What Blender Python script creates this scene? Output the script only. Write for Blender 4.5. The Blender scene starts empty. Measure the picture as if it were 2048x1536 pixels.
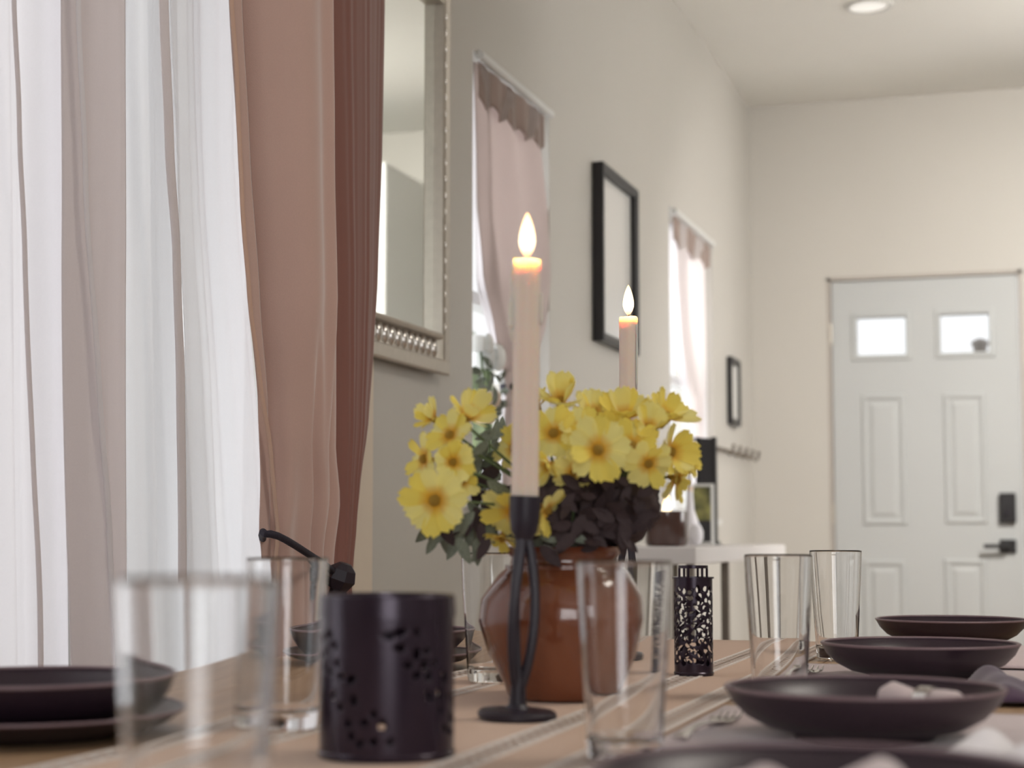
import bpy, bmesh, math, random
from mathutils import Vector, Matrix, noise
R = math.radians
rnd = random.Random(7)
sc = bpy.context.scene
COL = sc.collection

# ------------------------------------------------------------------ camera
FPX, YAW, PITCH, CAMZ = 3500.0, R(17.1), math.atan(307/3500.0), 0.93
cam_d = bpy.data.cameras.new('camera'); cam = bpy.data.objects.new('camera', cam_d); COL.objects.link(cam)
cam.location = (0, 0, CAMZ)
cam.rotation_euler = (R(90)+PITCH, 0, YAW)
cam_d.sensor_width = 36; cam_d.lens = 36*FPX/2048
cam_d.clip_start = 0.02
cam_d.dof.use_dof = True; cam_d.dof.focus_distance = 2.45; cam_d.dof.aperture_fstop = 4.9
cam_d.dof.aperture_blades = 0
sc.camera = cam
_fw = Vector((-math.sin(YAW)*math.cos(PITCH), math.cos(YAW)*math.cos(PITCH), math.sin(PITCH)))
_rt = Vector((math.cos(YAW), math.sin(YAW), 0)); _up = _rt.cross(_fw)
def ray(px, py): return _fw + _rt*((px-1024)/FPX) + _up*((768-py)/FPX)
def on(px, py, X=None, Y=None, Z=None, D=None):
    d = ray(px, py)
    if X is not None: t = X/d.x
    elif Y is not None: t = Y/d.y
    elif Z is not None: t = (Z-CAMZ)/d.z
    else: t = D
    p = d*t; return Vector((p.x, p.y, p.z+CAMZ))

# ------------------------------------------------------------------ sky, lights, exposure
w = bpy.data.worlds.new('sky'); sc.world = w; w.use_nodes = True
bg = w.node_tree.nodes['Background']; bg.inputs[0].default_value = (0.97, 0.985, 1.0, 1); bg.inputs[1].default_value = 1.15
sc.view_settings.view_transform = 'Standard'; sc.view_settings.look = 'None'
sc.view_settings.gamma = 1; sc.view_settings.use_curve_mapping = False
sc.view_settings.exposure = 0.0
def area(name, loc, rot, sx, sy, power, col=(1, 1, 1), spread=180):
    l = bpy.data.lights.new(name, 'AREA'); l.shape = 'RECTANGLE'; l.size = sx; l.size_y = sy; l.energy = power; l.color = col
    l.spread = R(spread)
    o = bpy.data.objects.new(name, l); COL.objects.link(o); o.location = loc; o.rotation_euler = rot; return o
WX = -1.27      # left wall plane
DY = 7.8        # door wall plane
CEIL = 2.88
RX = 2.4        # right wall
area('daylight_left_window', (WX-0.55, 2.4, 1.45), (0, R(-90), 0), 2.2, 3.4, 16, (0.93, 0.96, 1.0))
area('daylight_middle_window', (WX-0.45, 4.2, 1.6), (0, R(-90), 0), 1.2, 0.9, 7.5, (0.96, 0.98, 1.0))
area('daylight_far_window', (WX-0.45, 6.4, 1.6), (0, R(-90), 0), 1.2, 0.9, 12, (0.96, 0.98, 1.0))
area('daylight_right_window', (RX+0.25, 6.0, 1.5), (0, R(90), 0), 1.9, 1.7, 62, (1.0, 0.975, 0.945))
area('daylight_rear_window', (0.9, -1.75, 1.6), (R(90), 0, 0), 2.0, 1.5, 42, (0.97, 0.98, 1.0))
area('added_ceiling_fill', (0.9, 2.2, CEIL-0.06), (0, 0, 0), 0.7, 0.7, 22, (1.0, 0.93, 0.84))  # unseen area light added to brighten the table and near room

area('added_door_wall_fill', (0.75, 5.3, CEIL-0.10), (R(54), 0, R(14)), 0.35, 0.35, 42, (1.0, 0.965, 0.92), 112)  # unseen area light added to brighten the door wall, no fixture there
# ------------------------------------------------------------------ materials
def mat(name, col, rough=0.6, metal=0.0, spec=0.5, noise_amt=0.0, noise_scale=30, bump=0.0, bump_scale=200,
        sheen=0.0, trans=0.0, ior=1.45, emis=None, estr=0, sss=0.0, sssr=(0.02, 0.01, 0.005), coat=0.0, weave=0):
    m = bpy.data.materials.new(name); m.use_nodes = True; nt = m.node_tree; n = nt.nodes; L = nt.links
    b = n['Principled BSDF']
    b.inputs['Base Color'].default_value = (*col, 1); b.inputs['Roughness'].default_value = rough
    b.inputs['Metallic'].default_value = metal; b.inputs['Specular IOR Level'].default_value = spec
    b.inputs['Sheen Weight'].default_value = sheen; b.inputs['Transmission Weight'].default_value = trans
    b.inputs['IOR'].default_value = ior; b.inputs['Coat Weight'].default_value = coat
    if sss:
        b.inputs['Subsurface Weight'].default_value = sss; b.inputs['Subsurface Radius'].default_value = sssr
        b.inputs['Subsurface Scale'].default_value = 1.0
    if emis:
        b.inputs['Emission Color'].default_value = (*emis, 1); b.inputs['Emission Strength'].default_value = estr
    tc = n.new('ShaderNodeTexCoord')
    if noise_amt:
        t = n.new('ShaderNodeTexNoise'); t.inputs['Scale'].default_value = noise_scale; t.inputs['Detail'].default_value = 5
        L.new(tc.outputs['Object'], t.inputs['Vector'])
        mx = n.new('ShaderNodeMixRGB'); mx.blend_type = 'MULTIPLY'; mx.inputs[0].default_value = 1
        mx.inputs[1].default_value = (*col, 1)
        mr = n.new('ShaderNodeMapRange'); mr.inputs['To Min'].default_value = 1-noise_amt; mr.inputs['To Max'].default_value = 1+noise_amt
        L.new(t.outputs[0], mr.inputs['Value']); L.new(mr.outputs[0], mx.inputs[2]); L.new(mx.outputs[0], b.inputs['Base Color'])
    if bump:
        if weave:
            t2 = n.new('ShaderNodeTexWave'); t2.inputs['Scale'].default_value = weave; t2.bands_direction = 'Z'
            t2.inputs['Distortion'].default_value = 1.5
        else:
            t2 = n.new('ShaderNodeTexNoise'); t2.inputs['Scale'].default_value = bump_scale
        L.new(tc.outputs['Object'], t2.inputs['Vector'])
        bp = n.new('ShaderNodeBump'); bp.inputs['Strength'].default_value = bump; bp.inputs['Distance'].default_value = 0.002
        L.new(t2.outputs['Fac'] if 'Fac' in t2.outputs else t2.outputs[0], bp.inputs['Height']); L.new(bp.outputs[0], b.inputs['Normal'])
    return m
def cloth_mat(name, col, translucency=0.3, see=0.0, tcol=None, rough=0.9, stripe=0.0, sheen=0.2):
    m = mat(name, col, rough, sheen=sheen, noise_amt=0.06, noise_scale=400, bump=0.25, bump_scale=900)
    nt = m.node_tree; n = nt.nodes; L = nt.links
    b = n['Principled BSDF']; out = n['Material Output']
    tr = n.new('ShaderNodeBsdfTranslucent'); tr.inputs[0].default_value = (*(tcol or col), 1)
    mx = n.new('ShaderNodeMixShader'); mx.inputs[0].default_value = translucency
    L.new(b.outputs[0], mx.inputs[1]); L.new(tr.outputs[0], mx.inputs[2]); last = mx
    if see:
        tp = n.new('ShaderNodeBsdfTransparent'); m2 = n.new('ShaderNodeMixShader'); m2.inputs[0].default_value = see
        L.new(last.outputs[0], m2.inputs[1]); L.new(tp.outputs[0], m2.inputs[2]); last = m2
    L.new(last.outputs[0], out.inputs[0])
    return m
def two_tone(m, c1, c2, scale, lo=0.4, hi=0.6, stretch=(1, 1, 1)):
    nt = m.node_tree; n = nt.nodes; L = nt.links; b = n['Principled BSDF']
    tc = n.new('ShaderNodeTexCoord'); mp = n.new('ShaderNodeMapping'); mp.inputs['Scale'].default_value = stretch
    t = n.new('ShaderNodeTexNoise'); t.inputs['Scale'].default_value = scale; t.inputs['Detail'].default_value = 4
    r = n.new('ShaderNodeValToRGB'); r.color_ramp.elements[0].position = lo; r.color_ramp.elements[1].position = hi
    r.color_ramp.elements[0].color = (*c1, 1); r.color_ramp.elements[1].color = (*c2, 1)
    L.new(tc.outputs['Object'], mp.inputs[0]); L.new(mp.outputs[0], t.inputs['Vector']); L.new(t.outputs[0], r.inputs[0]); L.new(r.outputs[0], b.inputs['Base Color'])
    return m

M = {}
M['wall'] = mat('wall_paint', (0.55, 0.525, 0.48), 0.42, spec=0.35, noise_amt=0.02, noise_scale=3, bump=0.15, bump_scale=90)
M['ceiling'] = mat('ceiling_paint', (0.86, 0.85, 0.81), 0.85, noise_amt=0.02, noise_scale=3, bump=0.2, bump_scale=60)
M['white'] = mat('white_paint', (0.70, 0.70, 0.68), 0.4, noise_amt=0.01)
M['door'] = mat('door_paint', (0.49, 0.50, 0.495), 0.38, noise_amt=0.015, noise_scale=5)
M['jamb'] = mat('jamb_paint', (0.42, 0.38, 0.34), 0.5, noise_amt=0.03)
M['cream_trim'] = mat('cream_trim_paint', (0.74, 0.64, 0.52), 0.5, noise_amt=0.03)
M['floor'] = two_tone(mat('floor_boards', (0.3, 0.22, 0.15), 0.5), (0.26, 0.18, 0.12), (0.38, 0.28, 0.19), 6, 0.3, 0.7, (8, 0.6, 1))
M['glass'] = mat('clear_glass', (1, 1, 1), 0.0, trans=1.0, ior=1.46)
M['pane'] = mat('window_glass', (1, 1, 1), 0.0, trans=1.0, ior=1.1)
M['mirror'] = mat('mirror_silver', (0.9, 0.93, 0.9), 0.02, metal=1.0)
M['silver'] = mat('antique_silver', (0.52, 0.48, 0.42), 0.38, metal=0.6, noise_amt=0.12, noise_scale=60)
M['silver_bead'] = mat('bright_silver', (0.72, 0.69, 0.66), 0.22, metal=0.85)
M['black'] = mat('black_metal', (0.022, 0.016, 0.026), 0.42, spec=0.5, noise_amt=0.1)
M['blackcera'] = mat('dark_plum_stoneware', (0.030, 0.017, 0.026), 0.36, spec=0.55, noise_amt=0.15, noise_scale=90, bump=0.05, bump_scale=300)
M['rimlit'] = mat('stoneware_rim_highlight', (0.19, 0.125, 0.14), 0.38, spec=0.6, noise_amt=0.15, noise_scale=90)  # lighter tone puts the rim's highlight into the colour
M['blackframe'] = mat('black_frame_wood', (0.02, 0.019, 0.02), 0.4, noise_amt=0.1)
M['lantern'] = mat('dark_lantern_metal', (0.03, 0.018, 0.032), 0.24, metal=0.4, spec=0.6, noise_amt=0.15, noise_scale=50)
M['wax'] = mat('ivory_wax', (0.74, 0.63, 0.54), 0.45, spec=0.4, sss=0.9, sssr=(0.018, 0.0105, 0.006), noise_amt=0.03, noise_scale=20)
M['wick'] = mat('burnt_wick', (0.02, 0.015, 0.02), 0.9)
M['wood'] = two_tone(mat('table_wood', (0.4, 0.28, 0.17), 0.42), (0.33, 0.20, 0.11), (0.46, 0.31, 0.19), 5, 0.3, 0.7, (14, 1, 1))
M['linen'] = mat('tan_linen', (0.66, 0.46, 0.34), 0.85, noise_amt=0.08, noise_scale=500, bump=0.5, bump_scale=900, sheen=0.2)
M['lace'] = mat('cream_lace', (0.80, 0.72, 0.66), 0.85, noise_amt=0.12, noise_scale=350, bump=0.6, bump_scale=500, sheen=0.2)
M['mauve'] = mat('mauve_linen', (0.62, 0.50, 0.50), 0.6, noise_amt=0.06, noise_scale=400, bump=0.4, bump_scale=700, sheen=0.4)
M['napkin'] = mat('white_napkin', (0.82, 0.78, 0.80), 0.8, noise_amt=0.05, noise_scale=200, sheen=0.3)
M['plum'] = mat('plum_napkin', (0.06, 0.025, 0.06), 0.7, noise_amt=0.1, noise_scale=200, sheen=0.3)
M['steel'] = mat('polished_steel', (0.65, 0.62, 0.60), 0.2, metal=1.0)
M['glaze'] = two_tone(mat('brown_glaze', (0.3, 0.1, 0.04), 0.16, spec=0.6, coat=0.4), (0.115, 0.034, 0.018), (0.22, 0.07, 0.032), 9, 0.35, 0.65, (1, 1, 0.5))
M['petal'] = cloth_mat('yellow_petal', (0.93, 0.73, 0.14), 0.35, tcol=(0.95, 0.72, 0.10), rough=0.6)
M['petal2'] = cloth_mat('pale_yellow_petal', (0.95, 0.82, 0.28), 0.35, tcol=(0.95, 0.78, 0.18), rough=0.6)
for _k, _c in (('petal', (0.96, 0.80, 0.16)), ('petal2', (0.97, 0.88, 0.32))):
    nt = M[_k].node_tree; b_ = nt.nodes['Principled BSDF']; tc_ = nt.nodes.new('ShaderNodeTexCoord'); sp_ = nt.nodes.new('ShaderNodeSeparateXYZ'); rp_ = nt.nodes.new('ShaderNodeValToRGB')
    nt.links.new(tc_.outputs['Generated'], sp_.inputs[0]); nt.links.new(sp_.outputs[1], rp_.inputs[0])
    rp_.color_ramp.elements[0].color = (0.85, 0.47, 0.03, 1); rp_.color_ramp.elements[0].position = 0.08
    rp_.color_ramp.elements[1].color = (*_c, 1); rp_.color_ramp.elements[1].position = 0.42
    nt.links.new(rp_.outputs[0], b_.inputs['Base Color'])
    nt.links.new(rp_.outputs[0], [n_ for n_ in nt.nodes if n_.type == 'BSDF_TRANSLUCENT'][0].inputs[0])
M['disc'] = mat('orange_flower_disc', (0.85, 0.50, 0.07), 0.9, noise_amt=0.3, noise_scale=400, bump=1, bump_scale=700)
M['leaf'] = two_tone(mat('grey_green_leaf', (0.2, 0.25, 0.18), 0.6), (0.11, 0.13, 0.10), (0.25, 0.28, 0.22), 30)
M['leafshade'] = two_tone(mat('shade_dark_leaf', (0.03, 0.02, 0.025), 0.75), (0.030, 0.017, 0.020), (0.065, 0.042, 0.045), 40)  # shade inside the bouquet is put into this dark leaf colour
M['stem'] = mat('green_stem', (0.10, 0.14, 0.06), 0.7, noise_amt=0.1)
M['rose'] = mat('white_petals', (0.85, 0.86, 0.84), 0.6, sss=0.1, sssr=(0.01, 0.01, 0.01), noise_amt=0.03)
M['peach'] = mat('peach_petals', (0.82, 0.66, 0.54), 0.6, noise_amt=0.05)
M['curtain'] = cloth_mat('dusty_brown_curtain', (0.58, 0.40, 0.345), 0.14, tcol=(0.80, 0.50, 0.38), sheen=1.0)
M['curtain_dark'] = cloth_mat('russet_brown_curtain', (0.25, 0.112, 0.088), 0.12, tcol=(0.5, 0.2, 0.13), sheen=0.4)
M['hem'] = cloth_mat('curtain_hem_tan', (0.68, 0.50, 0.40), 0.3, tcol=(0.8, 0.5, 0.35))
M['sheer'] = cloth_mat('white_sheer', (0.86, 0.85, 0.86), 0.6, see=0.12, tcol=(0.95, 0.93, 0.94), sheen=0.1)
M['sheer2'] = cloth_mat('white_sheer_fine', (0.88, 0.88, 0.89), 0.62, see=0.26, tcol=(0.97, 0.97, 0.98), sheen=0.1)
M['lining'] = cloth_mat('pinkish_lining', (0.76, 0.71, 0.70), 0.45, see=0.0, tcol=(0.86, 0.81, 0.81), sheen=0.1)
M['taupe'] = cloth_mat('taupe_voile', (0.58, 0.51, 0.475), 0.5, see=0.03, tcol=(0.70, 0.61, 0.58), sheen=0.1)
M['palevoile'] = cloth_mat('pale_voile', (0.78, 0.74, 0.72), 0.5, see=0.1, tcol=(0.86, 0.8, 0.79), sheen=0.1)
M['header'] = cloth_mat('brown_header', (0.36, 0.27, 0.23), 0.12, tcol=(0.5, 0.38, 0.33))
M['cord'] = mat('black_cord', (0.022, 0.018, 0.03), 0.8, bump=0.6, bump_scale=400)
M['console'] = mat('white_lacquer', (0.74, 0.71, 0.70), 0.35, noise_amt=0.02)
M['leg'] = mat('bronze_grey_metal', (0.22, 0.19, 0.16), 0.4, metal=0.5)
M['amber'] = mat('smoky_amber_glass', (0.07, 0.032, 0.026), 0.12, spec=0.7, coat=0.5)
M['paper'] = mat('print_paper', (0.72, 0.71, 0.68), 0.25, noise_amt=0.03, noise_scale=5, coat=0.3)
M['art'] = two_tone(mat('garden_print', (0.2, 0.2, 0.05), 0.3, coat=0.3), (0.07, 0.07, 0.03), (0.40, 0.38, 0.12), 22, 0.4, 0.65)
M['charcoal'] = mat('charcoal_board', (0.035, 0.034, 0.038), 0.6, noise_amt=0.1)
M['foliage_out'] = two_tone(mat('garden_foliage', (0.2, 0.3, 0.1), 0.8), (0.10, 0.15, 0.06), (0.30, 0.38, 0.18), 12)
M['flame'] = bpy.data.materials.new('flame_glow'); M['flame'].use_nodes = True
nt = M['flame'].node_tree; nt.nodes.clear()
o_ = nt.nodes.new('ShaderNodeOutputMaterial'); e_ = nt.nodes.new('ShaderNodeEmission'); tc_ = nt.nodes.new('ShaderNodeTexCoord')
sp_ = nt.nodes.new('ShaderNodeSeparateXYZ'); rp_ = nt.nodes.new('ShaderNodeValToRGB')
nt.links.new(tc_.outputs['Generated'], sp_.inputs[0]); nt.links.new(sp_.outputs[2], rp_.inputs[0]); nt.links.new(rp_.outputs[0], e_.inputs[0])
rp_.color_ramp.elements[0].color = (0.75, 0.30, 0.12, 1); rp_.color_ramp.elements[0].position = 0.0
rp_.color_ramp.elements[1].color = (1.0, 0.62, 0.28, 1); rp_.color_ramp.elements[1].position = 1.0
q_ = rp_.color_ramp.elements.new(0.3); q_.color = (1.0, 0.80, 0.52, 1)
e_.inputs[1].default_value = 3.2; nt.links.new(e_.outputs[0], o_.inputs[0])

# ------------------------------------------------------------------ mesh helpers
class MB:
    def __init__(s): s.v = []; s.f = []
    def add(s, vs, fs):
        k = len(s.v); s.v += [tuple(p) for p in vs]; s.f += [tuple(i+k for i in f) for f in fs]; return s
    def box(s, a, b):
        x0, y0, z0 = [min(a[i], b[i]) for i in range(3)]; x1, y1, z1 = [max(a[i], b[i]) for i in range(3)]
        return s.add([(x0, y0, z0), (x1, y0, z0), (x1, y1, z0), (x0, y1, z0), (x0, y0, z1), (x1, y0, z1), (x1, y1, z1), (x0, y1, z1)],
                     [(0, 3, 2, 1), (4, 5, 6, 7), (0, 1, 5, 4), (1, 2, 6, 5), (2, 3, 7, 6), (3, 0, 4, 7)])
    def lathe(s, prof, seg=48, c=(0, 0, 0), closed=False):
        vs = []; fs = []; n = len(prof)
        for r, z in prof:
            for k in range(seg):
                a = 2*math.pi*k/seg; vs.append((c[0]+r*math.cos(a), c[1]+r*math.sin(a), c[2]+z))
        for i in range(n if closed else n-1):
            j = (i+1) % n
            for k in range(seg):
                k2 = (k+1) % seg; fs.append((i*seg+k, i*seg+k2, j*seg+k2, j*seg+k))
        if not closed:
            if prof[0][0] > 1e-6: fs.append(tuple(range(seg))[::-1])
            if prof[-1][0] > 1e-6: fs.append(tuple((n-1)*seg+k for k in range(seg)))
        return s.add(vs, fs)
    def tube(s, pts, rad, seg=10, flat=1.0):
        pts = [Vector(p) for p in pts]; n = len(pts); rr = rad if isinstance(rad, (list, tuple)) else [rad]*n
        vs = []; fs = []; prev = None
        for i, p in enumerate(pts):
            t = (pts[min(i+1, n-1)]-pts[max(i-1, 0)]).normalized()
            if prev is None:
                u = t.orthogonal().normalized()
            else:
                u = (prev - t*prev.dot(t)).normalized()
            prev = u; v = t.cross(u)
            for k in range(seg):
                a = 2*math.pi*k/seg; vs.append(p+(u*math.cos(a)+v*math.sin(a)*flat)*rr[i])
        for i in range(n-1):
            for k in range(seg):
                k2 = (k+1) % seg; fs.append((i*seg+k, i*seg+k2, (i+1)*seg+k2, (i+1)*seg+k))
        fs.append(tuple(range(seg))[::-1]); fs.append(tuple((n-1)*seg+k for k in range(seg)))
        return s.add(vs, fs)
    def grid(s, fn, nu, nv):
        vs = [fn(i/(nu-1), j/(nv-1)) for j in range(nv) for i in range(nu)]
        fs = [(j*nu+i, j*nu+i+1, (j+1)*nu+i+1, (j+1)*nu+i) for j in range(nv-1) for i in range(nu-1)]
        return s.add(vs, fs)
    def xf(s, mtx):
        s.v = [tuple(mtx @ Vector(p)) for p in s.v]; return s
    def build(s, name, m, parent=None, smooth=False, bevel=0, sub=0, solid=0, loc=None, merge=True, angle=40):
        me = bpy.data.meshes.new(name); me.from_pydata(s.v, [], s.f); me.materials.append(M[m])
        if merge:
            bm = bmesh.new(); bm.from_mesh(me); bmesh.ops.remove_doubles(bm, verts=bm.verts, dist=1e-6)
            bmesh.ops.recalc_face_normals(bm, faces=bm.faces); bm.to_mesh(me); bm.free()
        if smooth:
            me.shade_smooth()
            if angle: me.set_sharp_from_angle(angle=R(angle))
        o = bpy.data.objects.new(name, me); COL.objects.link(o)
        if parent: o.parent = parent
        if loc is not None: o.location = loc
        if solid: d = o.modifiers.new('solid', 'SOLIDIFY'); d.thickness = solid; d.offset = 0
        if bevel: d = o.modifiers.new('bevel', 'BEVEL'); d.width = bevel; d.segments = 2; d.limit_method = 'ANGLE'
        if sub: d = o.modifiers.new('sub', 'SUBSURF'); d.levels = sub; d.render_levels = sub
        return o
def tag(o, label=None, cat=None, group=None, kind=None):
    if label: o['label'] = label
    if cat: o['category'] = cat
    if group: o['group'] = group
    if kind: o['kind'] = kind
    return o
def thing(name, label, cat, loc, rotz=0, group=None):
    o = bpy.data.objects.new(name, None); COL.objects.link(o); o.empty_display_size = 0.03
    o.location = loc; o.rotation_euler = (0, 0, rotz); return tag(o, label, cat, group)
def dup(root, loc, label, rotz=None, group=None):
    def cp(o, par):
        c = o.copy(); COL.objects.link(c); c.parent = par
        for ch in kids[o.name]: cp(ch, c)
        return c
    kids = {}
    for o in COL.objects: kids.setdefault(o.name, [])
    for o in COL.objects:
        if o.parent: kids[o.parent.name].append(o)
    r = cp(root, None); r.location = loc; r['label'] = label
    if rotz is not None: r.rotation_euler = (0, 0, rotz)
    if group: r['group'] = group
    return r
def struct(o): o['kind'] = 'structure'; return o
def ring_loft(steps, frame):
    """steps: list of (inset, height); frame(u,v,h)->point on a rectangle size W,H given in frame.W/H"""
    W, H, fn = frame; mb = MB(); vs = []; fs = []
    for ins, h in steps:
        for (u, v) in ((ins, ins), (W-ins, ins), (W-ins, H-ins), (ins, H-ins)): vs.append(fn(u, v, h))
    for i in range(len(steps)-1):
        for k in range(4):
            k2 = (k+1) % 4; fs.append((i*4+k, i*4+k2, (i+1)*4+k2, (i+1)*4+k))
    return mb.add(vs, fs)
def interp(tab, x):
    if x >= tab[0][0]: return tab[0][1]
    for (a, fa), (b, fb) in zip(tab, tab[1:]):
        if a >= x >= b:
            t = (a-x)/(a-b) if a != b else 0; t = t*t*(3-2*t)*0.35+t*0.65
            return fa+(fb-fa)*t
    return tab[-1][1]

# ------------------------------------------------------------------ room shell
def wall_with_holes(name, x0, x1, y0, y1, z0, z1, holes, m, axis='Y'):
    """wall slab x0..x1 thick, running along axis y0..y1, holes (a0,a1,b0,b1)"""
    ys = sorted({y0, y1, *[h[0] for h in holes], *[h[1] for h in holes]})
    zs = sorted({z0, z1, *[h[2] for h in holes], *[h[3] for h in holes]})
    mb = MB()
    for a, b in zip(ys, ys[1:]):
        for c, d in zip(zs, zs[1:]):
            my, mz = (a+b)/2, (c+d)/2
            if any(h[0] < my < h[1] and h[2] < mz < h[3] for h in holes): continue
            if axis == 'Y': mb.box((x0, a, c), (x1, b, d))
            else: mb.box((a, x0, c), (b, x1, d))
    return struct(mb.build(name, m, merge=False))
W1 = (0.75, 2.95, 0.30, 2.30); _w2a, _w2b = on(946, 104, X=WX), on(1098, 228, X=WX); _w3a, _w3b = on(1338, 420, X=WX), on(1424, 480, X=WX)
W2 = (_w2a.y, _w2b.y, 1.00, (_w2a.z+_w2b.z)/2+0.004); W3 = (_w3a.y, _w3b.y, 1.00, (_w3a.z+_w3b.z)/2+0.004)
wall_with_holes('wall_left', WX-0.16, WX, -1.6, DY+0.16, 0, CEIL, [W1, W2, W3], 'wall')
DX0, DX1 = on(1664, 700, Y=DY).x, on(2038, 700, Y=DY).x
DTOP = on(1850, 556, Y=DY).z
wall_with_holes('wall_door_side', DY, DY+0.16, WX-0.16, RX+0.16, 0, CEIL, [(DX0-0.02, DX1+0.02, 0, DTOP+0.02)], 'wall', 'X')
RWIN = (5.15, 6.85, 0.6, 2.4)
wall_with_holes('wall_right', RX, RX+0.16, -1.6, DY+0.16, 0, CEIL, [RWIN], 'wall')
RE = (0.15, 1.65, 0.6, 2.4)
wall_with_holes('wall_rear', -1.76, -1.6, WX-0.16, RX+0.16, 0, CEIL, [RE], 'wall', 'X')
struct(MB().box((WX-0.16, -1.76, CEIL), (RX+0.16, DY+0.16, CEIL+0.12)).build('ceiling', 'ceiling'))
struct(MB().box((WX-0.16, -1.76, -0.1), (RX+0.16, DY+0.16, 0)).build('floor', 'floor'))
# closet block right of the door (only seen in the mirror)
struct(MB().box((0.24, 7.02, 0), (1.3, DY-0.001, 2.56)).build('wall_closet', 'white', bevel=0.004))
struct(MB().box((0.12, 4.62, 0), (RX-0.001, 4.76, CEIL-0.001)).build('wall_light_baffle', 'wall'))  # unseen partition added to keep right window light off the near wall
struct(MB().box((WX+0.001, 3.2, 0), (WX+0.016, DY-0.02, 0.10)).build('baseboard_left', 'white', bevel=0.003))
struct(MB().box((WX+0.02, DY-0.015, 0), (DX0-0.03, DY-0.001, 0.10)).build('baseboard_door_side', 'white', bevel=0.003))
# casing beside the near window
ya, yb = on(697, 1000, X=WX).y, on(735, 1000, X=WX).y
struct(MB().box((WX, ya, 0.10), (WX+0.012, yb, 2.42)).build('trim_1', 'cream_trim', bevel=0.003))

def window(n, hole, bars_y, bars_z, m='white', X=WX, sgn=-1):
    y0, y1, z0, z1 = hole; root = struct(bpy.data.objects.new('window_%d' % n, None)); COL.objects.link(root)
    root.location = (0, 0, 0)
    xa, xb = X+sgn*0.07, X+sgn*0.12
    f = MB(); t = 0.035
    f.box((xa, y0, z0), (xb, y0+t, z1)); f.box((xa, y1-t, z0), (xb, y1, z1)); f.box((xa, y0, z0), (xb, y1, z0+t)); f.box((xa, y0, z1-t), (xb, y1, z1))
    f.build('window_frame', m, root, merge=False)
    for (a, b) in bars_y: MB().box((xa, a, z0+t), (xb, b, z1-t)).build('mullion', m, root)
    for (a, b) in bars_z: MB().box((xa+0.005, y0+t, a), (xb, y1-t, b)).build('meeting_rail', m, root)
    MB().box((X+sgn*0.093, y0+t, z0+t), (X+sgn*0.097, y1-t, z1-t)).build('pane', 'pane', root)
    MB().box((X-sgn*0.025, y0-0.02, z0-0.022), (X+sgn*0.05, y1+0.02, z0)).build('window_sill', m, root, bevel=0.003)
    return root
m0, m1 = on(122, 700, X=WX-0.06).y, on(252, 700, X=WX-0.06).y
window(1, W1, [(m0, m1)], [])
window(2, W2, [], [(1.50, 1.53)])
window(3, W3, [], [(1.50, 1.53)])
window(4, RWIN, [(5.97, 6.03)], [], X=RX, sgn=1)

# ceiling recessed light
c = on(1738, 11, Z=CEIL)
t = thing('recessed_light', 'round white recessed downlight in the ceiling above the front door side', 'ceiling light', (c.x, c.y, CEIL))
MB().lathe([(0.088, 0.0), (0.088, -0.006), (0.070, -0.008), (0.066, 0.0)], 40, closed=True).build('trim_ring', 'white', t, smooth=True)
M['lens'] = mat('frosted_lens', (0.9, 0.9, 0.88), 0.5, emis=(1, 0.96, 0.9), estr=0.45)
MB().lathe([(0.0, -0.004), (0.067, -0.003), (0.067, 0.0)], 40).build('lens', 'lens', t, smooth=True)

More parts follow.
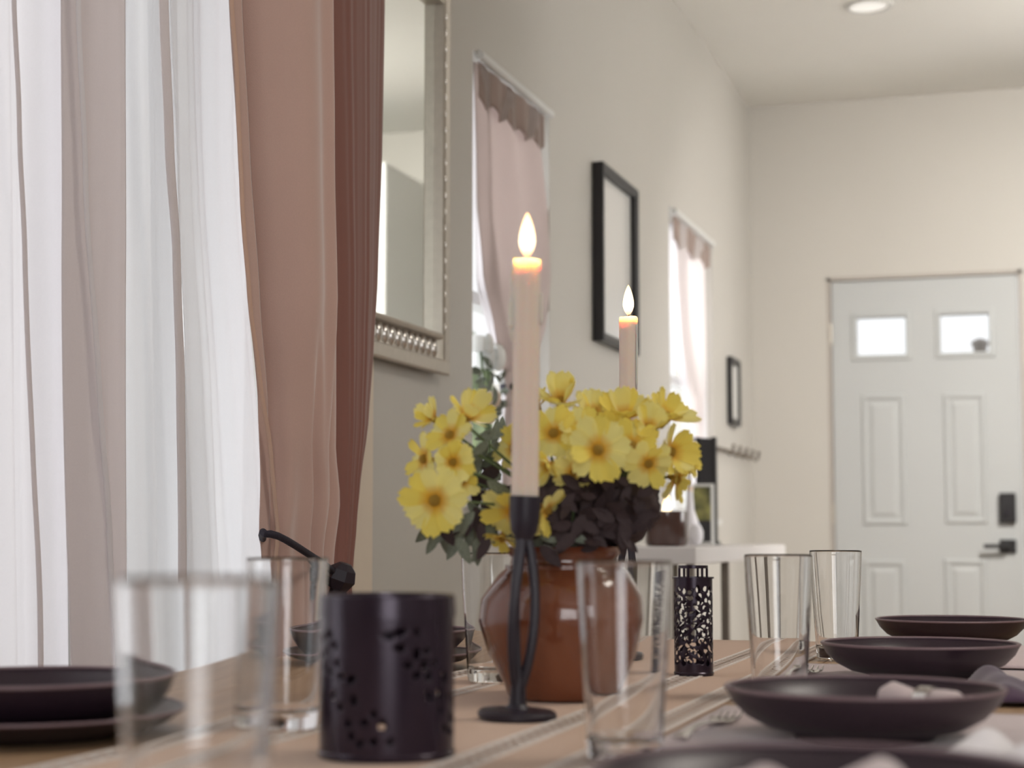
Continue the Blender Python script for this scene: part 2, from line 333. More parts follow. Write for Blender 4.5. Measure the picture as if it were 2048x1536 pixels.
# ------------------------------------------------------------------ door
def door():
    root = struct(bpy.data.objects.new('door_1', None)); COL.objects.link(root)
    F = DY+0.012            # front face of the slab
    def pt(px, py): return on(px, py, Y=F)
    lites = [(1713, 1812, 637, 708), (1880, 1979, 631, 703)]
    holes = []
    for a, b, c, d in lites:
        p, q = pt(a, c), pt(b, d); holes.append((p.x, q.x, q.z, p.z))
    xs = sorted({DX0, DX1, *[h[0] for h in holes], *[h[1] for h in holes]})
    zs = sorted({0.008, DTOP, *[h[2] for h in holes], *[h[3] for h in holes]})
    mb = MB()
    for a, b in zip(xs, xs[1:]):
        for c, d in zip(zs, zs[1:]):
            if any(h[0] < (a+b)/2 < h[1] and h[2] < (c+d)/2 < h[3] for h in holes): continue
            mb.box((a, F, c), (b, F+0.044, d))
    mb.build('door_slab', 'door', root, merge=False)
    for h in holes:
        W, H = h[1]-h[0]+0.05, h[3]-h[2]+0.05
        fr = (W, H, lambda u, v, k, h=h: (h[0]-0.025+u, F-k, h[2]-0.025+v))
        ring_loft([(0, 0), (0.004, 0.008), (0.018, 0.010), (0.024, 0.004), (0.026, -0.02)], fr).build('lite_frame', 'door', root)
        MB().box((h[0], F+0.02, h[2]), (h[1], F+0.024, h[3])).build('pane', 'pane', root)
    for a, b, c, d in [(1722, 1815, 790, 1050), (1885, 1977, 787, 1048), (1726, 1817, 1120, 1400), (1888, 1980, 1118, 1400)]:
        p, q = pt(a, c), pt(b, d); W, H = q.x-p.x, p.z-q.z
        fr = (W, H, lambda u, v, k, p=p, q=q: (p.x+u, F-k, q.z+v))
        o = ring_loft([(0, 0), (0.006, 0.009), (0.016, 0.010), (0.026, 0.002), (0.036, 0.002), (0.052, 0.009)], fr)
        o.add([fr[2](0.052, 0.052, 0.009), fr[2](W-0.052, 0.052, 0.009), fr[2](W-0.052, H-0.052, 0.009), fr[2](0.052, H-0.052, 0.009)], [(0, 1, 2, 3)])
        o.build('raised_panel', 'door', root)
    p, q = pt(1998, 986), pt(2033, 1046)
    k = MB().box((p.x, F-0.028, q.z), (q.x, F-0.002, p.z)).build('keypad_deadbolt', 'blackframe', root, bevel=0.006); k['label'] = 'black keypad deadbolt'
    cx = (p.x+q.x)/2
    MB().box((cx-0.006, F-0.045, q.z+0.03), (cx+0.006, F-0.028, q.z+0.055)).build('thumb_turn', 'black', k, bevel=0.003)
    for i in range(3):
        for j in range(2): MB().lathe([(0, 0.002), (0.005, 0.0)], 10).xf(Matrix.Translation((cx-0.008+j*0.016, F-0.0285, q.z+0.08+i*0.014)) @ Matrix.Rotation(R(90), 4, 'X')).build('button', 'charcoal', k)
    p, q = pt(1999, 1079), pt(2033, 1106); zc = (p.z+q.z)/2
    h = MB().box((p.x, F-0.016, q.z), (q.x, F-0.002, p.z)).build('door_handle', 'blackframe', root, bevel=0.004); h['label'] = 'black lever handle'
    l0 = pt(1968, 1090)
    MB().box((l0.x, F-0.060, zc-0.009), (q.x-0.03, F-0.046, zc+0.009)).box((q.x-0.045, F-0.05, zc-0.009), (q.x-0.028, F-0.014, zc+0.009)).build('lever', 'blackframe', h, merge=False, bevel=0.003)
    for py in (670, 1028, 1400):
        z = pt(1660, py).z
        MB().tube([(DX0-0.006, F-0.008, z-0.045), (DX0-0.006, F-0.008, z+0.045)], 0.009, 10).build('hinge', 'silver', root, smooth=True)
    f = MB()
    f.box((DX0-0.02, DY-0.002, 0), (DX0-0.003, DY+0.12, DTOP+0.02)).box((DX1+0.003, DY-0.002, 0), (DX1+0.02, DY+0.12, DTOP+0.02)).box((DX0-0.02, DY-0.002, DTOP+0.004), (DX1+0.02, DY+0.12, DTOP+0.02))
    struct(f.build('trim_2', 'jamb', merge=False))
door()
# porch lantern seen through the right lite
pl = on(1960, 690, Y=DY+0.9)
t = thing('porch_lantern', 'small grey porch lantern outside, seen through the right glass of the white door', 'lantern', (pl.x, pl.y, pl.z-0.04))
M['porch'] = mat('porch_grey', (0.30, 0.27, 0.25), 0.5)
MB().lathe([(0, 0), (0.03, 0.005), (0.035, 0.03), (0.045, 0.05), (0.03, 0.065), (0.0, 0.075)], 20).build('lantern_body', 'porch', t, smooth=True)
MB().tube([(0, 0, -2.2), (0, 0, 0.01)], 0.012, 8).build('lantern_post', 'porch', t, smooth=True)

# ------------------------------------------------------------------ curtains
def edge(px_list, X):
    """px_list [(px,py)...] top to bottom -> table of (z, y)"""
    tab = []
    for px, py in px_list:
        p = on(px, py, X=X); tab.append((p.z, p.y))
    return tab
def cloth(name, X0, left, right, fold, m, parent=None, nu=120, nv=70, z_top=None, z_bot=None, solid=0.0015, ux=None):
    L, Rr = edge(left, X0), edge(right, X0)
    zt = z_top if z_top is not None else max(L[0][0], Rr[0][0]); zb = z_bot if z_bot is not None else min(L[-1][0], Rr[-1][0])
    def fn(u, v):
        z = zt+(zb-zt)*v; a, b = interp(L, z), interp(Rr, z)
        uu = ux(u) if ux else u
        return (X0+fold(u, v, z), a+(b-a)*uu, z)
    return MB().grid(fn, nu, nv).build(name, m, parent, smooth=True, solid=solid, angle=0)
def fbm(x, y, s=0): return noise.noise(Vector((x, y, s)))

# white sheers over the near window
XS = WX+0.05
sh = thing('sheer_curtain', 'white sheer curtain panel at the far left, covering the left part of the near window', 'curtain', (XS, 1.5, 0.05))
sh_i = sh
def child_cloth(*a, **k):
    o = cloth(*a, **k); p = k.get('parent') or a[6]; o.matrix_parent_inverse = Matrix.Translation(-Vector(p.location)); return o
child_cloth('sheer_fabric', XS, [(-900, -400), (-900, 1700)], [(128, -400), (140, 700), (150, 1700)],
            lambda u, v, z: 0.011*math.sin(u*48+1.2*fbm(z*0.9, u*3))+0.003*math.sin(u*117+z*0.7), 'sheer', sh, nu=260, nv=60)
child_cloth('lining_fold', XS+0.035, [(118, -400), (122, 0), (124, 500), (150, 1700)], [(252, -400), (250, 600), (256, 1700)],
            lambda u, v, z: 0.012*math.sin(u*3.1)+0.004*fbm(z*1.5, u*5), 'lining', sh, nu=40, nv=50)
# slanting hem line that crosses the lining
child_cloth('hem', XS+0.052, [(148, -400), (152, 0), (165, 384), (190, 768), (215, 1100), (232, 1335), (240, 1700)],
            [(156, -400), (159, 0), (172, 384), (198, 768), (224, 1100), (242, 1335), (250, 1700)],
            lambda u, v, z: 0.004*math.sin(u*3.1)+0.003*fbm(z*5, 0.3), 'sheer', sh, nu=8, nv=60)
child_cloth('hem', XS+0.03, [(20, -400), (24, 0), (33, 250), (44, 500), (60, 900), (76, 1300), (84, 1700)],
            [(26, -400), (29, 0), (38, 250), (50, 500), (66, 900), (84, 1300), (92, 1700)],
            lambda u, v, z: 0.004*math.sin(u*3.1)+0.003*fbm(z*5, 2.3), 'lining', sh, nu=8, nv=60)
sh2 = thing('sheer_curtain', 'white sheer curtain panel between the grey-pink fold and the brown curtain', 'curtain', (XS, 2.6, 0.05))
child_cloth('sheer_fabric', XS-0.01, [(246, -400), (250, 700), (256, 1700)], [(352, -400), (345, 0), (352, 500), (380, 1100), (390, 1700)],
            lambda u, v, z: 0.007*math.sin(u*7+1.0*fbm(z, u*2))+0.001*math.sin(u*31+z), 'sheer2', sh2, nu=90, nv=50)
child_cloth('sheer_fabric', XS+0.03, [(338, -400), (336, 0), (346, 400), (362, 768), (372, 1100), (380, 1700)], [(470, -400), (470, 300), (520, 1000), (560, 1330), (590, 1700)],
            lambda u, v, z: 0.009*math.sin(u*9+1.3*fbm(z*1.1, u*2, 4))+0.002*math.sin(u*37+z*1.5), 'sheer2', sh2, nu=110, nv=60)
child_cloth('lining_fold', XS+0.045, [(316, -400), (317, 0), (330, 300), (345, 500), (352, 768), (357, 1100), (362, 1700)],
            [(333, -400), (334, 0), (345, 300), (357, 500), (367, 768), (371, 1100), (376, 1700)],
            lambda u, v, z: 0.006*math.sin(u*3.1)+0.002*fbm(z*2, u*5), 'lining', sh2, nu=12, nv=50)
rd = MB().tube([(XS, 0.5, 2.52), (XS, 3.15, 2.52)], 0.010, 12).build('curtain_rod', 'black', smooth=True)
tag(rd, 'black curtain rod above the near window, over the brown and sheer curtains', 'curtain rod')

# brown curtain
XC = WX+0.13
cu = thing('curtain', 'tall brown-pink curtain tied back beside the framed mirror', 'curtain', (XC, 2.9, 0.05))
RE_ = [(760, -400), (757, 0), (751, 300), (742, 560), (733, 700), (722, 850), (706, 960), (696, 1060), (688, 1130), (684, 1170), (700, 1250), (715, 1420), (720, 1900)]
MI_ = [(628, -400), (636, 0), (645, 300), (655, 560), (661, 760), (665, 900), (664, 1000), (663, 1080), (660, 1130), (658, 1180), (664, 1300), (672, 1900)]
LE_ = [(432, -400), (446, 0), (463, 300), (485, 600), (505, 800), (512, 960), (510, 1060), (516, 1110), (520, 1180), (505, 1300), (500, 1900)]
def f_main(u, v, z):
    g = interp([(2.6, 1.0), (1.3, 0.9), (0.98, 0.62), (0.90, 0.5), (0.7, 0.7), (0.0, 1.0)], z)
    d = 0.0
    if u < 0.085: d = 0.012+0.10*u
    else:
        q = (u-0.085)/0.915
        d = 0.020 - 0.022*math.exp(-((q-0.03)/0.03)**2) + 0.075*math.sin(math.pi*min(1, q*1.05))**1.0 + 0.028*math.exp(-((q-0.50-0.10*(z-1.2))/0.075)**2) \
            + 0.016*math.sin(q*9.5 - z*0.9 + 0.6) + 0.010*fbm(q*3, z*1.6, 3)
        low = max(0, min(1, (1.25-z)/0.3))
        d += low*0.016*math.sin(q*19+0.8) - low*0.03*math.exp(-((q-0.36+0.2*(z-0.9))/0.035)**2)
    return d*g
child_cloth('curtain_fabric', XC, LE_, [(px-34 if py < 1000 else px-18, py) for px, py in MI_], f_main, 'curtain', cu, nu=170, nv=110, z_top=2.50, z_bot=0.03)
def f_side(u, v, z):
    return 0.012+0.010*math.sin(u*3.1)+0.0012*math.sin(u*60)*(0.5+0.5*math.sin(u*23))+0.004*fbm(u*4, z*1.2, 8)-0.02*(1-u)**6
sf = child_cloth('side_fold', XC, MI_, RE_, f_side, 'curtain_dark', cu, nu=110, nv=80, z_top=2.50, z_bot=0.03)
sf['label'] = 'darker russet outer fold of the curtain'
LH = [(px-3, py) for px, py in LE_]; RH = [(px+2, py) for px, py in LE_]
E2 = [(448, -400), (462, 0), (473, 170), (482, 384), (497, 600), (520, 768), (540, 900), (551, 1040), (556, 1070), (549, 1110), (545, 1180), (535, 1300), (530, 1900)]
child_cloth('hem', XC+0.022, [(px-3, py) for px, py in E2], [(px+2, py) for px, py in E2],
            lambda u, v, z: 0.004*math.sin(u*3.1)+0.0015*fbm(z*9, 0), 'hem', cu, nu=8, nv=90, z_top=2.5, z_bot=0.03)
# tie-back cord and holdback
cd = [(526, 1064), (531, 1068), (541, 1068), (556, 1072), (572, 1080), (592, 1092), (612, 1105), (632, 1118), (655, 1134), (672, 1148)]
pts = [on(a, b, X=XC+0.060+0.018*math.sin(i*0.34)) for i, (a, b) in enumerate(cd)]
pts = [on(527, 1085, X=XC-0.02), on(524, 1070, X=XC+0.03)]+pts
tb = MB().tube(pts, 0.0055, 10).build('curtain_tieback', 'cord', smooth=True); tag(tb, 'black cord tieback looped around the brown curtain', 'tieback')
kb = on(682, 1160, X=XC+0.07)
hk = thing('holdback_knob', 'black faceted holdback knob beside the foot of the brown curtain tie', 'curtain holdback', (WX, kb.y, kb.z))
MB().tube([(0.0, 0, 0), (kb.x-WX-0.005, 0, 0)], 0.008, 10).build('stem', 'black', hk, smooth=True)
mb = MB().lathe([(0, -0.022), (0.017, -0.018), (0.0255, -0.002), (0.021, 0.014), (0.010, 0.023), (0, 0.024)], 7); mb.xf(Matrix.Translation((kb.x-WX, 0, 0.004)) @ Matrix.Rotation(R(20), 4, 'Y'))
mb.build('knob', 'black', hk)
MB().lathe([(0, -0.034), (0.012, -0.032), (0.016, -0.018), (0.012, -0.006), (0, 0.0)], 7, c=(kb.x-WX-0.006, 0.002, -0.006)).build('drop', 'black', hk)

# ------------------------------------------------------------------ middle and far window curtains
def small_curtain(name_lab, X0, rodpx, header_px, main, sheer, cloth_m, hem_n, white_edge, tie, z_bot, nfold):
    a, b = on(*rodpx[0], X=X0), on(*rodpx[1], X=X0); zr = (a.z+b.z)/2
    rt = thing('tieback_curtain', name_lab, 'curtain', (X0, (a.y+b.y)/2, zr))
    def put(o): o.matrix_parent_inverse = Matrix.Translation(-Vector(rt.location)); return o
    put(MB().tube([(X0+0.014, a.y-0.002, zr), (X0+0.014, b.y+0.004, zr)], 0.012, 10).build('curtain_rod', 'white', rt, smooth=True))
    # gathered header: scalloped lower hem
    ya_, yb_ = a.y+0.005, b.y-0.045
    def hd(u, v):
        dep = 0.085+0.022*abs(math.sin(u*math.pi*hem_n))+0.012*fbm(u*6, 1)
        return (X0+0.010+0.006*math.sin(u*math.pi*2*hem_n)*(0.4+v), ya_+(yb_-ya_)*u, zr-0.014-dep*v)
    o = put(MB().grid(hd, 90, 10).build('header', 'header', rt, smooth=True, solid=0.002, angle=0)); o['label'] = 'brown scalloped header'
    def f1(u, v, z): return 0.010*math.sin(u*math.pi*nfold+0.8*fbm(z*2, u*2))+0.004*fbm(u*8, z*2)
    zt = zr-0.02
    put(cloth('curtain_fabric', X0+0.006, main[0], main[1], f1, cloth_m, rt, nu=70, nv=50, z_top=zt, z_bot=z_bot))
    for s in sheer:
        put(cloth('sheer_edge', X0-0.022, s[0], s[1], lambda u, v, z: 0.006*math.sin(u*17+z), 'sheer', rt, nu=50, nv=50, z_top=zt, z_bot=z_bot))
    if tie:
        c = on(*tie, X=X0+0.01)
        put(MB().lathe([(0.022, -0.007), (0.030, -0.007), (0.031, 0.007), (0.022, 0.007)], 16, c=c, closed=True).build('tie_band', 'cord', rt, smooth=True))
    return rt
small_curtain('taupe tieback curtain with brown header on the middle window, behind the taller lit candle', WX-0.012,
              [(947, 112), (1090, 228)], None,
              ([(948, 100), (951, 400), (966, 550), (990, 660), (1013, 775), (1006, 880), (1000, 1100)],
               [(1078, 100), (1080, 280), (1095, 440), (1101, 560), (1090, 660), (1036, 775), (1035, 900), (1040, 1100)]),
              [([(947, 100), (949, 450), (951, 560), (975, 660), (1007, 768), (1003, 800), (996, 1100)], [(960, 100), (965, 400), (990, 600), (1010, 700), (1022, 775), (1020, 900), (1030, 1100)]), ([(1074, 100), (1078, 500), (1075, 1100)], [(1100, 100), (1101, 600), (1102, 1100)])],
              'taupe', 5, True, (1024, 775), 1.03, 5)
small_curtain('pale tieback curtain with small brown header on the far window near the front door', WX-0.012,
              [(1340, 428), (1418, 484)], None,
              ([(1352, 420), (1354, 560), (1362, 680), (1380, 800), (1390, 870), (1390, 1100)],
               [(1408, 420), (1409, 560), (1411, 700), (1406, 800), (1402, 870), (1402, 1100)]),
              [([(1340, 420), (1339, 600), (1345, 700), (1370, 800), (1385, 870), (1384, 1100)], [(1354, 420), (1366, 600), (1380, 750), (1392, 850), (1396, 870), (1396, 1100)]), ([(1402, 420), (1400, 1100)], [(1424, 420), (1426, 1100)])],
              'palevoile', 3, True, (1396, 880), 1.03, 3)

# ------------------------------------------------------------------ mirror on the left wall
def mirror():
    Xg = WX+0.022
    br = on(866, 668, X=Xg); top = on(868, 8, X=Xg).z
    y1, y0 = br.y, br.y-0.50; z0, z1 = br.z, top
    rt = thing('wall_mirror', 'silver framed wall mirror with beaded inner edge, beside the brown curtain', 'mirror', (WX+0.013, (y0+y1)/2, z0))
    cy = (y0+y1)/2
    def loc(o): o.matrix_parent_inverse = Matrix.Translation(-Vector(rt.location)); return o
    loc(MB().box((Xg-0.002, y0, z0), (Xg, y1, z1)).build('mirror_glass', 'mirror', rt))
    fw = 0.083
    W, H = (y1-y0)+2*fw, (z1-z0)+2*fw
    fr = (W, H, lambda u, v, k: (WX+0.013+k, y0-fw+u, z0-fw+v))
    o = ring_loft([(0.002, 0), (0, 0.016), (0.004, 0.020), (0.026, 0.026), (0.031, 0.018), (0.071, 0.014), (0.073, 0.030), (0.078, 0.033), (0.0825, 0.030), (0.0835, 0.006), (0.0835, 0.0), (0.002, 0)], fr)
    loc(o.build('mirror_frame', 'silver', rt))
    def bead(y, z, vert):
        m = MB(); pts = []
        for i in range(7):
            t = -1+2*i/6; pts.append((0, 0, t*0.020) if vert else (0, t*0.017, 0))
        m.tube(pts, [0.004, 0.008, 0.0105, 0.011, 0.0105, 0.008, 0.004], 10)
        b = m.build('bead', 'silver_bead', rt, smooth=True); b.location = (0, 0, 0); return b
    bv = bead(0, 0, True); bh = bead(0, 0, False)
    first = {id(bv): True, id(bh): True}
    def place(src, y, z):
        o = src if first[id(src)] else src.copy()
        if first[id(src)]: first[id(src)] = False
        else: COL.objects.link(o); o.parent = rt
        o.location = (0.016, y-cy, z)
    n = 14; 
    for i in range(n):
        y = y0+(y1-y0)*(i+0.5)/n
        place(bv, y, -0.033); place(bv, y, (z1-z0)+0.033)
    n = 20
    for i in range(n):
        z = (z1-z0)*(i+0.5)/n
        place(bh, y0-0.033, z); place(bh, y1+0.033, z)
mirror()

# ------------------------------------------------------------------ framed pictures, hooks
def picture(px0, pt0, pb0, px1, lab, fw, dep, m='paper'):
    a = on(px0, pt0, X=WX+dep); b = on(px0, pb0, X=WX+dep); c = on(px1, pt0, X=WX+dep)
    y0, y1, z0, z1 = a.y, c.y, b.z, a.z
    rt = thing('framed_picture', lab, 'picture', (WX, (y0+y1)/2, z0))
    W, H = y1-y0, z1-z0
    fr = (W, H, lambda u, v, k: (k, -W/2+u, v))
    ring_loft([(0.001, 0.002), (0, dep), (fw*0.3, dep+0.002), (fw, dep-0.004), (fw, 0.010), (0.001, 0.002)], fr).build('frame', 'blackframe', rt)
    MB().box((0.008, -W/2+fw*0.8, fw*0.8), (0.012, W/2-fw*0.8, H-fw*0.8)).build('print', m, rt)
    MB().box((0.0125, -W/2+fw*0.98, fw*0.98), (0.0135, W/2-fw*0.98, H-fw*0.98)).build('mount', 'paper', rt)
    return rt
picture(1206, 322, 680, 1277, 'large black framed print between the middle and far windows', 0.026, 0.035)
p2 = picture(1463, 712, 848, 1481, 'small narrow black framed picture on the wall left of the front door', 0.030, 0.022, 'charcoal')
ha, hb = on(1444, 897, X=WX+0.02), on(1502, 913, X=WX+0.02)
hz = (ha.z+hb.z)/2
hr = thing('coat_hook_rail', 'dark wall rail with small coat hooks below the small black picture', 'hook rail', (WX, (ha.y+hb.y)/2, hz))
hl = (hb.y-ha.y)/2
MB().box((0.0, -hl, -0.008), (0.012, hl, 0.008)).build('rail', 'leg', hr, bevel=0.002)
for i in range(5):
    y = -hl+0.04+(2*hl-0.08)*i/4
    MB().tube([(0.01, y, 0.0), (0.03, y, -0.004), (0.045, y, -0.022), (0.055, y, -0.014), (0.06, y, 0.01)], 0.006, 8).lathe([(0, -0.009), (0.009, 0), (0, 0.009)], 10, c=(0.06, y, 0.014)).build('hook', 'leg', hr, smooth=True)

# ------------------------------------------------------------------ console table along the left wall
CX1 = -0.87; CZ = on(1393, 1094, X=CX1).z
cy0, cy1 = on(1393, 1110, X=CX1).y, on(1572, 1100, X=CX1).y
ct = thing('console_table', 'long white console table against the left wall behind the dining table', 'console table', ((WX+CX1)/2, (cy0+cy1)/2, 0))
hx, hy = (CX1-WX)/2-0.002, (cy1-cy0)/2
MB().box((-hx, -hy, CZ-0.045), (hx, hy, CZ)).build('console_top', 'console', ct, bevel=0.004)
for sx in (-1, 1):
    for fy in (-1, -0.34, 0.34, 1):
        yy = fy*(hy-0.03)
        MB().box((sx*(hx-0.02)-0.011, yy-0.011, 0), (sx*(hx-0.02)+0.011, yy+0.011, CZ-0.045)).build('leg', 'leg', ct, bevel=0.002)
MB().box((-hx+0.02, -hy+0.02, 0.22), (hx-0.02, hy-0.02, 0.245)).build('shelf', 'console', ct, bevel=0.003)

# jar candle
jp = on(1333, 1089, Z=CZ); s = (jp-Vector((0, 0, CAMZ))).length/FPX
jr = 43*s
jy = on(1333, 1089, Y=jp.y)
jar_y = 4.72; jq = on(1333, 1060, Y=jar_y); jr = 43*4.8/FPX
jc = thing('jar_candle', 'lit candle in a smoky amber jar on the near end of the console table', 'candle', (jq.x, jar_y, CZ))
jh = 0.095
MB().lathe([(0, 0.0), (jr*0.9, 0.001), (jr, 0.012), (jr, jh), (jr-0.003, jh+0.001), (jr-0.004, jh-0.002), (jr-0.005, 0.05)], 48).build('jar', 'amber', jc, smooth=True)
MB().lathe([(0, 0.052), (jr-0.005, 0.052), (jr-0.005, 0.040), (0, 0.04)], 40).build('wax', 'wax', jc, smooth=True)
def flame(par, z, h, r, lean=0.0, power=0.35, col=(1, 0.62, 0.28)):
    prof = [(0.0, 0.0), (0.35, 0.05), (0.72, 0.15), (0.95, 0.28), (1.0, 0.38), (0.93, 0.52), (0.74, 0.68), (0.48, 0.83), (0.22, 0.94), (0.0, 1.0)]
    mb = MB().lathe([(a*r, b*h) for a, b in prof], 24)
    mb.v = [(x+lean*(zz/h)**2, y, zz+z) for x, y, zz in mb.v]
    f = mb.build('flame', 'flame', par, smooth=True, angle=0)
    l = bpy.data.lights.new('candle_glow', 'POINT'); l.energy = power; l.color = col; l.shadow_soft_size = r*0.8
    lo = bpy.data.objects.new('candle_glow', l); COL.objects.link(lo); lo.parent = par; lo.location = (0, 0, z+h*0.4)
    return f
MB().tube([(0, 0, 0.05), (0.002, 0, 0.075)], 0.002, 8).build('wick', 'wick', jc, smooth=True)
flame(jc, jh-0.018, 0.066, 0.013, 0.004, 0.5)

# black board, framed print, white vase at the console
bY = 5.9
a, b = on(1394, 877, Y=bY), on(1433, 1084, Y=bY)
bd = thing('black_board', 'tall black board standing behind the small framed garden print on the console', 'board', ((a.x+b.x)/2, bY, CZ))
bw = (b.x-a.x)/2
MB().box((-bw, -0.008, 0.0), (bw, 0.008, a.z-CZ)).build('board_panel', 'charcoal', bd, bevel=0.003)
MB().box((-bw-0.003, -0.012, 0), (-bw+0.012, 0.012, a.z-CZ+0.004)).box((bw-0.012, -0.012, 0), (bw+0.003, 0.012, a.z-CZ+0.004)).build('frame', 'blackframe', bd, merge=False)
MB().box((-bw, 0.008, 0.0), (bw, 0.08, 0.012)).build('foot', 'blackframe', bd)
fY = 5.7
a, b = on(1374, 968, Y=fY), on(1429, 1086, Y=fY)
fp = thing('photo_frame', 'small white framed green and yellow garden print standing on the console', 'picture', ((a.x+b.x)/2, fY, CZ))
fw_, fh_ = b.x-a.x, a.z-CZ
ring_loft([(0, 0), (0, 0.012), (0.008, 0.014), (0.010, 0.006), (0.010, 0), (0, 0)], (fw_, fh_, lambda u, v, k: (-fw_/2+u, -k, v))).build('frame', 'white', fp)
MB().box((-fw_/2+0.008, -0.006, fh_*0.40), (fw_/2-0.008, -0.002, fh_-0.008)).build('print', 'art', fp)
MB().box((-fw_/2+0.008, -0.006, 0.008), (fw_/2-0.008, -0.002, fh_*0.40)).build('dark_lower_print', 'charcoal', fp)
MB().box((-fw_/2+0.002, 0.0, 0.002), (fw_/2-0.002, 0.004, fh_-0.002)).build('backing', 'charcoal', fp)
MB().box((-0.01, 0.004, 0.0), (0.01, 0.06, 0.006)).build('strut', 'charcoal', fp)
vY = 5.45; v0 = on(1380, 1060, Y=vY)
M['ceramic'] = mat('white_ceramic', (0.82, 0.80, 0.84), 0.25, spec=0.6)
vs_ = thing('bottle_vase', 'slim white ceramic bottle vase between the jar candle and the framed print', 'vase', (v0.x, vY, CZ))
MB().lathe([(0, 0), (0.020, 0.002), (0.031, 0.03), (0.028, 0.07), (0.014, 0.11), (0.010, 0.16), (0.009, 0.26), (0.014, 0.30), (0.011, 0.302), (0.007, 0.28), (0.0, 0.1)], 28).build('vase_body', 'ceramic', vs_, smooth=True)
MB().lathe([(0.0095, 0.17), (0.012, 0.17), (0.012, 0.185), (0.0095, 0.185)], 20, closed=True).build('neck_ring', 'peach', vs_, smooth=True)
vY = 5.3; v0 = on(1392, 1062, Y=vY)
eg = thing('small_votive', 'small rounded white votive in front of the framed garden print', 'votive', (v0.x, vY, CZ))
MB().lathe([(0, 0), (0.012, 0.002), (0.022, 0.02), (0.022, 0.042), (0.014, 0.062), (0.012, 0.061), (0.018, 0.042), (0, 0.03)], 24).build('votive_cup', 'ceramic', eg, smooth=True)
MB().lathe([(0, 0.036), (0.016, 0.036), (0.0, 0.030)], 20).build('wax', 'wax', eg, smooth=True)

# ------------------------------------------------------------------ white roses on the middle window sill
rp = on(968, 850, X=WX-0.045)
rv = thing('rose_vase', 'white roses and peach bud with green leaves on the sill of the middle window', 'flower vase', (WX-0.035, rp.y+0.02, 1.0))
MB().lathe([(0, 0), (0.020, 0.001), (0.022, 0.03), (0.018, 0.09), (0.020, 0.12), (0.018, 0.12), (0.015, 0.09), (0, 0.02)], 24).build('vase_body', 'ceramic', rv, smooth=True)
base = Vector(rv.location)
def rose(p, r, m, par, nm='rose'):
    mb = MB()
    for k in range(9):
        a = k*2.4; rr = r*(0.35+0.07*k)
        for s_ in (0,):
            def fn(u, v, a=a, rr=rr):
                th = a+(u-0.5)*2.0; ph = -0.9+v*2.2; q = rr*(1+0.1*math.sin(v*3)+0.06*math.sin(u*6))
                return (p.x+q*math.cos(th)*math.cos(ph*0.7), p.y+q*math.sin(th)*math.cos(ph*0.7), p.z+q*math.sin(ph)*0.9)
            mb.grid(fn, 7, 6)
    return mb.build(nm, m, par, smooth=True, merge=False, angle=0)
for (px, py, r, m, nm) in [(975, 718, 0.045, 'rose', 'rose'), (962, 690, 0.032, 'rose', 'rose'), (1005, 758, 0.022, 'rose', 'rose'), (978, 800, 0.030, 'peach', 'peach_bud'), (970, 835, 0.024, 'peach', 'peach_bud')]:
    p = on(px, py, X=WX-0.035)-base
    rose(p, r, m, rv, nm)
    MB().tube([(0, 0, 0.10), (p.x*0.5, p.y*0.5, 0.1+(p.z-0.1)*0.5), tuple(p-Vector((0, 0, r*0.5)))], 0.003, 6).build('stem', 'stem', rv, smooth=True)
def leaf_mesh(name, m, L_=1.0, W_=0.36, fold=0.18, curl=0.25):
    def fn(u, v):
        x = (u-0.5)*2; wd = W_*0.5*math.sin(math.pi*min(1, v*0.97+0.02))**0.75*(1-0.25*v)
        return (x*wd, v*L_, fold*abs(x)*wd-curl*v*v*L_)
    o = MB().grid(fn, 5, 7).build(name, m, smooth=True, angle=0); return o
def orient(d, rollv, scale):
    d = Vector(d).normalized(); z = Vector(rollv); z = (z-d*z.dot(d)).normalized(); x = d.cross(z)
    m = Matrix((x, d, z)).transposed().to_4x4(); return m @ Matrix.Scale(scale, 4)
lm = leaf_mesh('leaf', 'leaf', 1, 0.5); lm.parent = rv; first_leaf = True
for k in range(34):
    px = rnd.uniform(955, 1012); py = rnd.uniform(735, 880)
    p = on(px, py, X=WX-0.01+rnd.uniform(-0.02, 0.012))-base
    o = lm if first_leaf else lm.copy()
    if not first_leaf: COL.objects.link(o); o.parent = rv
    first_leaf = False
    d = Vector((rnd.uniform(-.3, .6), rnd.uniform(-1, 1), rnd.uniform(-.6, 1)))
    o.matrix_local = Matrix.Translation(p) @ orient(d, (1, rnd.uniform(-.5, .5), rnd.uniform(-.5, .5)), rnd.uniform(0.03, 0.055))

# ------------------------------------------------------------------ dining table
TZ = 0.76; TX0, TX1, TY0, TY1 = -1.05, 0.07, 0.32, on(1456, 1281, Z=TZ).y
tb = thing('dining_table', 'long tan wooden dining table laid for dinner', 'dining table', ((TX0+TX1)/2, (TY0+TY1)/2, 0))
tcx, tcy = (TX0+TX1)/2, (TY0+TY1)/2; hx, hy = (TX1-TX0)/2, (TY1-TY0)/2
npl = 6
for i in range(npl):
    a = -hx+2*hx*i/npl; b = a+2*hx/npl
    MB().box((a+0.0006, -hy, TZ-0.03), (b-0.0006, hy, TZ)).build('tabletop_plank', 'wood', tb, bevel=0.0012)
MB().box((-hx+0.06, -hy+0.06, TZ-0.11), (hx-0.06, hy-0.06, TZ-0.03)).build('apron', 'wood', tb)
for sx in (-1, 1):
    for sy in (-1, 1):
        MB().box((sx*(hx-0.1)-0.035, sy*(hy-0.1)-0.035, 0), (sx*(hx-0.1)+0.035, sy*(hy-0.1)+0.035, TZ-0.11)).build('leg', 'wood', tb, bevel=0.004)

